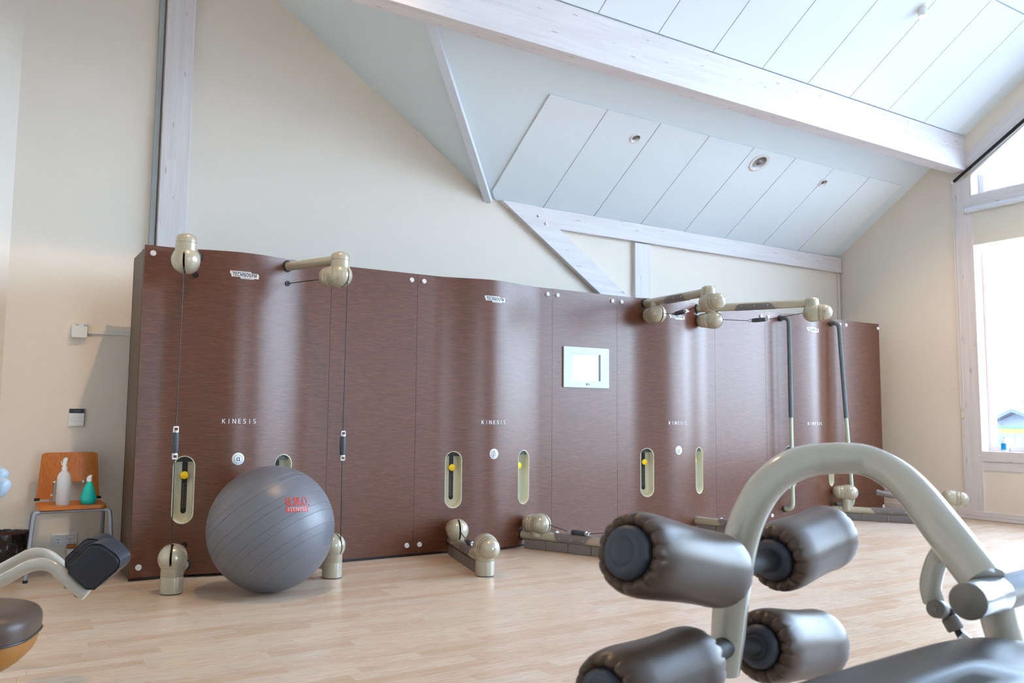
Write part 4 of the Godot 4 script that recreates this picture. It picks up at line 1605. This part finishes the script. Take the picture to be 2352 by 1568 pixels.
	obj("trigger_head", b.done(), M.plastic_white, bt)
	bt = thing("spray_bottle", "small turquoise cone shaped spray bottle on the wooden chair", "bottle", V(0.645, 0.453, -6.1), -0.3, "spray bottles on the chair")
	b = MB.new()
	b.lathe([Vector2(0, 0), Vector2(0.04, 0), Vector2(0.043, 0.003), Vector2(0.0495, 0.034), Vector2(0.046, 0.05), Vector2(0.034, 0.09), Vector2(0.021, 0.128), Vector2(0.015, 0.14), Vector2(0.0145, 0.144)], 28)
	obj("body", b.done(), M.teal, bt)
	b = MB.new()
	b.lathe([Vector2(0.016, 0.142), Vector2(0.0165, 0.156), Vector2(0.012, 0.162)], 16)
	b.prism(PackedVector2Array([Vector2(-0.016, 0.155), Vector2(0.014, 0.155), Vector2(0.017, 0.184), Vector2(0.004, 0.184), Vector2(-0.01, 0.176)]), -0.011, 0.011, Transform3D.IDENTITY, 0.002)
	obj("trigger_head", b.done(), M.plastic_white, bt)

func wall_bits() -> void:
	var b := MB.new()
	# white box and cable duct
	var t := thing("wall_unit", "white square wall box joined to a cable duct", "wall box", V(0.576, 1.604, -6.52))
	b.box(V(0, 0, 0.0225), V(0.098, 0.098, 0.045), 0.003)
	obj("cover", b.done(), M.plastic_white, t)
	b = MB.new()
	b.box(V(0.034, 0.037, 0.0455), V(0.022, 0.014, 0.001))
	obj("sticker", b.done(), mat(150, 190, 220, 0.5), t)
	b = MB.new()
	for i in 2:
		b.box(V(-0.018, 0.042 - i * 0.006, 0.0455), V(0.034 - i * 0.01, 0.002, 0.001))
	obj("small_print", b.done(), mat(120, 122, 126, 0.5), t)
	b = MB.new()
	b.box(V(0.84, 1.598, -6.511), V(0.42, 0.02, 0.018), 0.002)
	tag(obj("cable_duct", b.done(), M.plastic_white), "thin white cable duct running from the wall box to the training wall", "cable duct")
	# control panel with display
	t = thing("room_controller", "white room controller with a dark display above the chair", "controller", V(0.588, 1.005, -6.52))
	b = MB.new()
	b.box(V(0, 0, 0.009), V(0.098, 0.122, 0.018), 0.003)
	obj("housing", b.done(), M.plastic_white, t)
	b = MB.new()
	b.box(V(0, 0.045, 0.0185), V(0.094, 0.03, 0.002))
	obj("display", b.done(), M.display, t)
	for i in 3:
		b = MB.new()
		b.box(V(0, 0.014 - i * 0.028, 0.0185), V(0.09, 0.026, 0.003), 0.001)
		obj("key", b.done(), M.plastic_white, t)
	b = MB.new()
	for k in 4:
		b.box(V(-0.016 + 0.011 * k, 0.046, 0.0198), V(0.004, 0.007 if k % 2 else 0.004, 0.001))
	obj("display_marks", b.done(), mat(120, 130, 190, 0.4), t)
	# double socket
	t = thing("double_socket", "white double power socket low on the wall behind the chair", "socket", V(0.553, 0.181, -6.52))
	b = MB.new()
	b.box(V(0, 0, 0.005), V(0.156, 0.086, 0.01), 0.003)
	obj("cover_frame", b.done(), M.plastic_white, t)
	for s in [-1.0, 1.0]:
		b = MB.new()
		b.lathe([Vector2(0.026, 0.001), Vector2(0.026, 0.004), Vector2(0.022, 0.004), Vector2(0.02, -0.008), Vector2(0, -0.008)], 24, frame_y(V(0, 0, 1), V(s * 0.036, 0, 0.0188)))
		b.box(V(s * 0.036, 0.031, 0.014), V(0.056, 0.004, 0.01), 0.001)
		b.box(V(s * 0.036, -0.031, 0.014), V(0.056, 0.004, 0.01), 0.001)
		b.box(V(s * 0.036 - 0.029, 0, 0.012), V(0.004, 0.06, 0.01), 0.001)
		b.box(V(s * 0.036 + 0.029, 0, 0.012), V(0.004, 0.06, 0.01), 0.001)
		var so := obj("outlet", b.done(), M.plastic_white, t)
		b = MB.new()
		for e in [-0.009, 0.0, 0.009]:
			b.lathe([Vector2(0, 0.0006), Vector2(0.0028, 0.0006), Vector2(0.0028, 0)], 8, frame_y(V(0, 0, 1), V(s * 0.036 + e, 0.001, 0.0112)))
		b.box(V(s * 0.036, -0.018, 0.0135), V(0.006, 0.005, 0.006))
		obj("contacts", b.done(), M.rubber, so)
	t = thing("plug_adapter", "small amber bottle with a white base hooked below the wall socket", "air freshener", V(0.6, 0.115, -6.49))
	b = MB.new()
	b.box(V(0, 0.02, 0), V(0.062, 0.026, 0.04), 0.006)
	obj("amber_bottle", b.done(), M.orange_plastic, t)
	b = MB.new()
	b.box(V(-0.008, -0.012, -0.004), V(0.045, 0.04, 0.044), 0.006)
	obj("base", b.done(), M.plastic_white, t)
	# waste bin
	t = thing("waste_bin", "waste bin lined with a shiny black bag beside the chair", "bin", V(0.165, 0, -6.22))
	b = MB.new()
	b.lathe([Vector2(0, 0.0), Vector2(0.12, 0.0), Vector2(0.155, 0.27), Vector2(0.15, 0.27), Vector2(0.118, 0.006)], 28)
	obj("bucket", b.done(), mat(70, 34, 30, 0.5), t)
	b = MB.new()
	var fn := FastNoiseLite.new()
	fn.seed = 9
	fn.frequency = 2.2
	b.grid(16, 96, func(s: float, q: float):
		var a := TAU * q
		var y := lerpf(0.284, 0.12, s) + 0.012 * fn.get_noise_2d(cos(a) * 1.6, sin(a) * 1.6 + 9)
		var r := 0.172 + 0.006 * sin(PI * s) + 0.016 * fn.get_noise_3d(cos(a) * 3.5, s * 0.9, sin(a) * 3.5) * (0.4 + s)
		r -= 0.03 * s
		return V(cos(a) * r, y, -sin(a) * r), true)
	b.grid(6, 96, func(s: float, q: float):
		var a := TAU * q
		var y := lerpf(0.284, 0.2, s) + 0.012 * fn.get_noise_2d(cos(a) * 1.6, sin(a) * 1.6 + 9)
		var r := 0.17 - 0.02 * s
		return V(cos(a) * r, y, sin(a) * r), true)
	obj("bin_bag", b.done(), M.bin_bag, t)
	# recessed ceiling fittings
	for f in [[V(4.94, 0, -5.698), 0.052, "small recessed downlight left of the larger one in the sloped ceiling"], [V(6.528, 0, -5.647), 0.1, "large round recessed fitting in the middle of the sloped ceiling"], [V(7.583, 0, -5.689), 0.052, "small recessed downlight near the right end of the sloped ceiling"]]:
		var at := V(f[0].x, roof(f[0].z), f[0].z)
		t = thing("recessed_light", f[2], "downlight", at, 0.0, "recessed fittings in the sloped ceiling")
		var r: float = f[1]
		var dn := V(0, -1, 0.67).normalized()
		b = MB.new()
		b.lathe([Vector2(r * 1.08, 0.004), Vector2(r * 1.06, 0.014), Vector2(r * 0.84, 0.017), Vector2(r * 0.76, 0.012)], 32, frame_y(dn, Vector3.ZERO))
		obj("ring", b.done(), M.plastic_white, t)
		b = MB.new()
		b.lathe([Vector2(r * 1.13, 0.004), Vector2(r * 1.1, 0.0085), Vector2(r * 0.9, 0.009)], 32, frame_y(dn, V(0.07, -0.02, -0.05) * r))
		obj("cut_edge", b.done(), mat(206, 150, 84, 0.7), t)
		b = MB.new()
		b.lathe([Vector2(r * 0.77, 0.013), Vector2(r * 0.6, 0.0085), Vector2(r * 0.3, 0.0072), Vector2(0, 0.0068)], 32, frame_y(dn, Vector3.ZERO))
		obj("reflector", b.done(), M.steel, t)
		b = MB.new()
		b.lathe([Vector2(r * 0.3, 0.0074), Vector2(r * 0.26, 0.012), Vector2(0, 0.013)], 20, frame_y(dn, Vector3.ZERO))
		obj("bulb", b.done(), mat(120, 124, 130, 0.2, 0.4), t)
	# white flex lying by the right end of the wall
	b = MB.new()
	b.tube(smooth([V(8.93, 0.22, -5.6), V(8.85, 0.1, -5.45), V(8.72, 0.01, -5.3), V(8.55, 0.006, -5.2), V(8.45, 0.006, -5.35)]), 0.005, 8)
	tag(obj("power_cord", b.done(), M.plastic_white), "thin white cord by the wall right of the training wall", "cord")

# ------------------------------------------------------------------ machines in front
func roller(root: Node, a: Vector3, e: Vector3, r: float) -> void:
	var d := (e - a).normalized()
	var l := a.distance_to(e)
	var xf := frame_y(d, a)
	var prof := [Vector2(0.04, 0.016), Vector2(0.046, 0.004), Vector2(0.056, -0.002), Vector2(r * 0.93, 0.006), Vector2(r * 1.0, 0.022), Vector2(r * 1.03, 0.05), Vector2(r * 1.015, l * 0.3), Vector2(r * 0.985, l * 0.5), Vector2(r * 0.985, l * 0.7), Vector2(r * 1.01, l - 0.045), Vector2(r * 0.98, l - 0.02), Vector2(r * 0.9, l - 0.006), Vector2(0.056, l + 0.002), Vector2(0.046, l - 0.004), Vector2(0.04, l - 0.016)]
	var smoothp := []
	for i in prof.size() - 1:
		for k in 3:
			smoothp.append((prof[i] as Vector2).cubic_interpolate(prof[i + 1], prof[maxi(i - 1, 0)], prof[mini(i + 2, prof.size() - 1)], k / 3.0))
	smoothp.append(prof[-1])
	var m := smoothp.size() - 1
	var b := MB.new()
	b.grid(m, 112, func(s: float, q: float):
		var p: Vector2 = smoothp[int(round(s * m))]
		var ang := TAU * q
		var near := minf(absf(p.y), absf(l - p.y))
		var w := clampf(1.0 - near / 0.03, 0.0, 1.0) * clampf((r * 1.06 - p.x) / 0.012, 0.0, 1.0)
		var pleat := pow(absf(sin(ang * 8.0)), 0.3) - 1.0
		var out := -1.0 if p.y < l / 2 else 1.0
		var y := p.y - out * 0.008 * w * -pleat
		var rr := p.x + 0.0018 * w * pleat
		return xf * V(rr * cos(ang), y, -rr * sin(ang)), true)
	var body := obj("roller", b.done(), M.leather, root)
	for s in [[0.0, -1.0], [l, 1.0]]:
		b = MB.new()
		b.lathe([Vector2(0, s[1] * 0.016), Vector2(0.022, s[1] * 0.0155), Vector2(0.0235, s[1] * 0.014), Vector2(0.025, s[1] * 0.015), Vector2(0.037, s[1] * 0.012), Vector2(0.043, s[1] * 0.004), Vector2(0.044, s[1] * -0.008)], 32, xf.translated_local(V(0, s[0], 0)))
		obj("end_cap", b.done(), M.cap_blue, body)

func right_machine() -> void:
	var t := thing("leg_machine", "pale tubular leg machine with four brown leather rollers in the foreground", "gym machine", Vector3.ZERO)
	var pts := [V(1.279,0.530,-1.215),V(1.280,0.603,-1.207),V(1.281,0.663,-1.200),V(1.286,0.749,-1.187),V(1.297,0.821,-1.173),V(1.318,0.882,-1.153),V(1.345,0.919,-1.132),V(1.376,0.942,-1.110),V(1.410,0.952,-1.087),V(1.443,0.956,-1.041),V(1.463,0.950,-1.006),V(1.459,0.927,-0.951),V(1.440,0.892,-0.896),V(1.404,0.842,-0.828),V(1.374,0.773,-0.748)]
	var rad := [0.0275,0.0335,0.0345,0.0345,0.0345,0.0336,0.0327,0.0327,0.0310,0.0300,0.0300,0.0305,0.0321,0.0338,0.0337]
	var b := MB.new()
	b.tube(smooth(pts, 6), smooth_f(rad, 6), 32)
	obj("curved_tube", b.done(), M.frame_paint, t)
	# axles and rollers
	for q in [[V(0.903, 0.814, -1.067), V(1.207, 0.744, -1.143), 0.068], [V(1.427, 0.737, -1.218), V(1.678, 0.768, -1.257), 0.0715], [V(1.364, 0.572, -1.204), V(1.63, 0.532, -1.254), 0.0725], [V(0.857, 0.593, -1.072), V(1.115, 0.597, -1.122), 0.067]]:
		roller(t, q[0], q[1], q[2])
	for q in [[V(1.293, 0.736, -1.185), V(1.195, 0.747, -1.138)], [V(1.293, 0.736, -1.185), V(1.427, 0.737, -1.218)], [V(1.281, 0.584, -1.208), V(1.10, 0.597, -1.118)], [V(1.281, 0.579, -1.209), V(1.364, 0.572, -1.204)]]:
		b = MB.new()
		b.tube([q[0], q[1]], 0.0205, 18)
		obj("axle", b.done(), M.rubber, t)
	# pivot barrel
	b = MB.new()
	var p0 := V(1.261, 0.762, -0.714)
	var p1 := V(1.793, 0.744, -0.794)
	var xf := frame_y(p1 - p0, p0)
	b.lathe([Vector2(0.0265, 0.004), Vector2(0.0275, 0.008), Vector2(0.0275, 0.118), Vector2(0.0265, 0.1195), Vector2(0.0265, 0.121), Vector2(0.0275, 0.1225), Vector2(0.0275, 0.54), Vector2(0, 0.54)], 36, xf)
	var barrel := obj("pivot_barrel", b.done(), M.chrome, t)
	b = MB.new()
	b.lathe([Vector2(0, 0.0), Vector2(0.025, 0.0005), Vector2(0.0272, 0.003), Vector2(0.0272, 0.008)], 36, xf)
	obj("end_disc", b.done(), M.disc_grey, barrel)
	# lower post down to a foot beam
	b = MB.new()
	b.tube(smooth([V(1.40, 0.752, -0.745), V(1.408, 0.708, -0.745), V(1.44, 0.6, -0.735), V(1.5, 0.35, -0.72), V(1.53, 0.06, -0.7)]), 0.027, 24)
	obj("lower_post", b.done(), M.frame_paint, t)
	b = MB.new()
	b.box(V(1.5, 0.035, -0.55), V(0.1, 0.07, 1.0), 0.012)
	b.box(V(1.4, 0.03, -0.08), V(0.7, 0.06, 0.09), 0.012)
	b.box(V(1.4, 0.03, -1.0), V(0.6, 0.06, 0.09), 0.012)
	obj("foot_beam", b.done(), M.frame_paint, t)
	# stop hook with its adjuster
	b = MB.new()
	b.tube(smooth([V(1.408,0.818,-0.817),V(1.431,0.799,-0.852),V(1.432,0.776,-0.865),V(1.428,0.742,-0.872),V(1.434,0.715,-0.871)]), 0.0178, 20)
	obj("stop_hook", b.done(), M.frame_paint, t)
	b = MB.new()
	xf = frame_y(V(1.487, 0.692, -0.875) - V(1.397, 0.711, -0.847), V(1.412, 0.708, -0.852))
	b.lathe([Vector2(0, -0.014), Vector2(0.004, -0.014), Vector2(0.0045, -0.012), Vector2(0.0135, -0.011), Vector2(0.0155, -0.008), Vector2(0.0155, 0.022), Vector2(0.012, 0.025), Vector2(0.012, 0.045), Vector2(0, 0.045)], 24, xf)
	obj("stop_knob", b.done(), M.disc_grey, t)
	b = MB.new()
	b.lathe([Vector2(0, -0.012), Vector2(0.008, -0.01), Vector2(0.012, 0), Vector2(0.008, 0.01), Vector2(0, 0.012)], 16, Transform3D(Basis(), V(1.447, 0.695, -0.853)))
	b.tube([V(1.447, 0.695, -0.853), V(1.45, 0.655, -0.83)], 0.006, 12)
	obj("ball_joint", b.done(), M.rubber, t)
	b = MB.new()
	var dirn := (V(1.45, 0.655, -0.83) - V(1.447, 0.695, -0.853)).normalized()
	b.lathe([Vector2(0, -0.012), Vector2(0.012, -0.012), Vector2(0.0145, -0.008), Vector2(0.0145, 0.009), Vector2(0.0125, 0.012), Vector2(0, 0.012)], 8, frame_y(dirn, V(1.446, 0.681, -0.845)))
	obj("adjuster_nut", b.done(), M.disc_grey, t)
	b = MB.new()
	b.tube([V(1.45, 0.66, -0.835), V(1.47, 0.6, -0.75)], 0.012, 14)
	obj("rod", b.done(), M.steel, t)
	# seat cushion
	b = MB.new()
	var c0 := V(0.892, 0.7, -0.721)
	var c1 := V(1.352, 0.7, -0.747)
	var ex := (c1 - c0).normalized()
	var ez := V(-0.76, 0, 0.66).normalized()
	ez = (ez - ex * ez.dot(ex)).normalized()
	var cx := 0.36
	var cz := 0.17
	var mid := c1 - ex * (cx - 0.03) + ez * (cz - 0.02)
	b.grid(48, 64, func(s: float, q: float):
		var lo := lerpf(-PI / 2, PI / 2, s)
		var an := -TAU * q
		var pw := func(k: float, e: float): return signf(k) * pow(absf(k), e)
		var cl: float = pw.call(cos(lo), 0.42)
		var top: float = 0.075 if lo > 0 else 0.05
		return mid + V(0, -0.055, 0) + ex * cx * cl * pw.call(cos(an), 0.42) + ez * cz * cl * pw.call(sin(an), 0.42) + V(0, top * pw.call(sin(lo), 0.72), 0), true)
	var cu := obj("seat_cushion", b.done(), M.black_leather, t)
	b = MB.new()
	b.box(mid + V(0, -0.118, 0), V(0.5, 0.012, 0.28), 0.002, Basis(ex, V(0, 1, 0), ex.cross(V(0, 1, 0))))
	obj("base_board", b.done(), M.black, cu)
	b = MB.new()
	b.tube(smooth([mid + V(0, -0.12, 0), V(mid.x + 0.05, 0.3, mid.z), V(1.3, 0.06, -0.1)]), 0.035, 20)
	obj("seat_post", b.done(), M.frame_paint, t)

func left_machine() -> void:
	var t := thing("shin_pad_machine", "pale tubular machine with dark blue pads entering the photo at the left", "gym machine", Vector3.ZERO)
	var front := [V(-0.35, 0.12, -4.1), V(-0.13, 0.262, -3.975), V(0.033,0.346,-3.861),V(0.114,0.391,-3.804),V(0.183,0.437,-3.755),V(0.219,0.455,-3.731),V(0.255,0.458,-3.707),V(0.289,0.443,-3.687),V(0.324,0.407,-3.669),V(0.353,0.377,-3.653),V(0.394,0.341,-3.631)]
	var back := [V(-0.35, 0.12, -4.45), V(-0.13, 0.262, -4.33), V(0.033,0.331,-4.219),V(0.122,0.380,-4.157),V(0.181,0.419,-4.115),V(0.223,0.445,-4.086),V(0.259,0.449,-4.062),V(0.295,0.436,-4.041),V(0.328,0.406,-4.024),V(0.368,0.364,-4.002),V(0.40,0.33,-3.985)]
	for q in [front, back]:
		var b := MB.new()
		b.tube(smooth(q, 5), 0.0235, 20)
		var tb := obj("curved_tube", b.done(), M.frame_paint, t)
		b = MB.new()
		for e in [[q[8], q[9]], [q[9], q[10]]]:
			var m: Vector3 = (e[0] as Vector3).lerp(e[1], 0.5)
			var dn: Vector3 = V(-0.55, -0.8, -0.1).normalized()
			b.lathe([Vector2(0, 0.004), Vector2(0.008, 0.004), Vector2(0.0095, 0)], 14, frame_y(dn, m + dn * 0.0225))
		obj("bolt_cap", b.done(), M.disc_grey, tb)
	# pads: a rounded wedge outline pushed back along the machine's width
	var out := [V(0.312,0.445,-3.637),V(0.398,0.357,-3.591),V(0.475,0.438,-3.534),V(0.490,0.465,-3.521),V(0.480,0.493,-3.525),V(0.427,0.536,-3.553),V(0.389,0.538,-3.578)]
	var o: Vector3 = out[0]
	var ex := (V(0.475, 0.438, -3.534) - V(0.398, 0.357, -3.591)).normalized()
	var nz: Vector3 = (V(0.398, 0.357, -3.591) - o).cross(V(0.427, 0.536, -3.553) - o).normalized()
	if nz.z < 0:
		nz = -nz
	ex = (ex - nz * ex.dot(nz)).normalized()
	var ey := nz.cross(ex)
	var poly := PackedVector2Array()
	for p in out:
		poly.append(Vector2((p - o).dot(ex), (p - o).dot(ey)))
	var soft := Geometry2D.offset_polygon(poly, -0.021, Geometry2D.JOIN_MITER)
	if soft.size() > 0:
		var again := Geometry2D.offset_polygon(soft[0], 0.023, Geometry2D.JOIN_ROUND)
		if again.size() > 0:
			poly = again[0]
	for k in [[0.0, 0.11], [0.15, 0.115]]:
		var b := MB.new()
		var xf := Transform3D(Basis(ex, ey, nz), o - V(0.02, 0.0, 1).normalized() * k[0] * 1.0 + V(0.0, 0.0, 0))
		xf.origin = o + V(0.005, 0.004, -1.0).normalized() * k[0]
		b.prism(poly, 0.0, -k[1], xf, 0.012)
		var pad := obj("shin_pad", b.done(), M.navy_leather, t)
		b = MB.new()
		var ring := []
		for p in poly:
			ring.append(xf * V(p.x, p.y, -0.011))
		ring.append(ring[0])
		b.tube(ring, 0.0028, 6, false)
		obj("piping", b.done(), M.black_leather, pad)
	# hand grips
	for q in [[V(-0.5, 1.2, -3.9), V(-0.022, 0.896, -3.598), V(0.078, 0.807, -3.545)], [V(-0.5, 1.12, -3.7), V(-0.019, 0.842, -3.363), V(0.08, 0.785, -3.306)]]:
		var b := MB.new()
		b.tube([q[0], q[1], q[2]], 0.03, 18)
		var d: Vector3 = (q[2] - q[1]).normalized()
		b.lathe([Vector2(0.03, -0.002), Vector2(0.034, 0.0), Vector2(0.034, 0.012), Vector2(0.03, 0.02), Vector2(0.016, 0.026), Vector2(0, 0.027)], 20, frame_y(d, q[2]))
		obj("hand_grip", b.done(), mat(150, 166, 180, 0.4), t)
	# brown seat with its base board
	var b := MB.new()
	var c := V(-0.12, 0.37, -3.06)
	var ax := V(0.955, 0, 0.295).normalized()
	var az := V(0, 1, 0).cross(ax) * -1.0
	var pw := func(k: float, e: float): return signf(k) * pow(absf(k), e)
	var cup := func(s: float, q: float, up: bool) -> Vector3:
		var lo := lerpf(0.0, PI / 2, s)
		var an := -TAU * q
		var cl: float = pw.call(cos(lo), 0.3 if up else 0.75)
		var ht: float = 0.088 * pw.call(sin(lo), 0.6) if up else -0.125 * pw.call(sin(lo), 0.8)
		var k := 1.0 + 0.03 * sin(lo * 2.0) if up else 0.985
		return c + ax * 0.325 * cl * k * pw.call(cos(an), 0.6) + az * 0.2 * cl * k * pw.call(sin(an), 0.6) + V(0, ht, 0)
	b.grid(20, 64, func(s: float, q: float): return cup.call(s, q, true), true)
	var seat := obj("seat_cushion", b.done(), M.leather, t)
	b = MB.new()
	b.grid(20, 64, func(s: float, q: float): return cup.call(s, 1.0 - q, false), true)
	obj("seat_shell", b.done(), mat(150, 98, 38, 0.45), seat)
	b = MB.new()
	var seam := []
	for k in 65:
		seam.append(cup.call(0.0, k / 64.0, true))
	b.tube(seam, 0.004, 6, false)
	obj("piping", b.done(), M.black_leather, seat)
	b = MB.new()
	b.tube([c + V(0, -0.1, 0), V(-0.14, 0.05, -3.1)], 0.04, 20)
	b.box(V(-0.3, 0.035, -3.7), V(0.1, 0.07, 1.7), 0.01)
	b.box(V(-0.2, 0.03, -3.0), V(0.6, 0.06, 0.1), 0.01)
	b.box(V(-0.3, 0.03, -4.4), V(0.5, 0.06, 0.1), 0.01)
	b.tube([V(-0.5, 0.05, -3.8), V(-0.5, 1.25, -3.8)], 0.04, 20)
	b.box(V(-0.4, 0.035, -3.8), V(0.3, 0.07, 0.1), 0.01)
	obj("base_frame", b.done(), M.frame_paint, t)
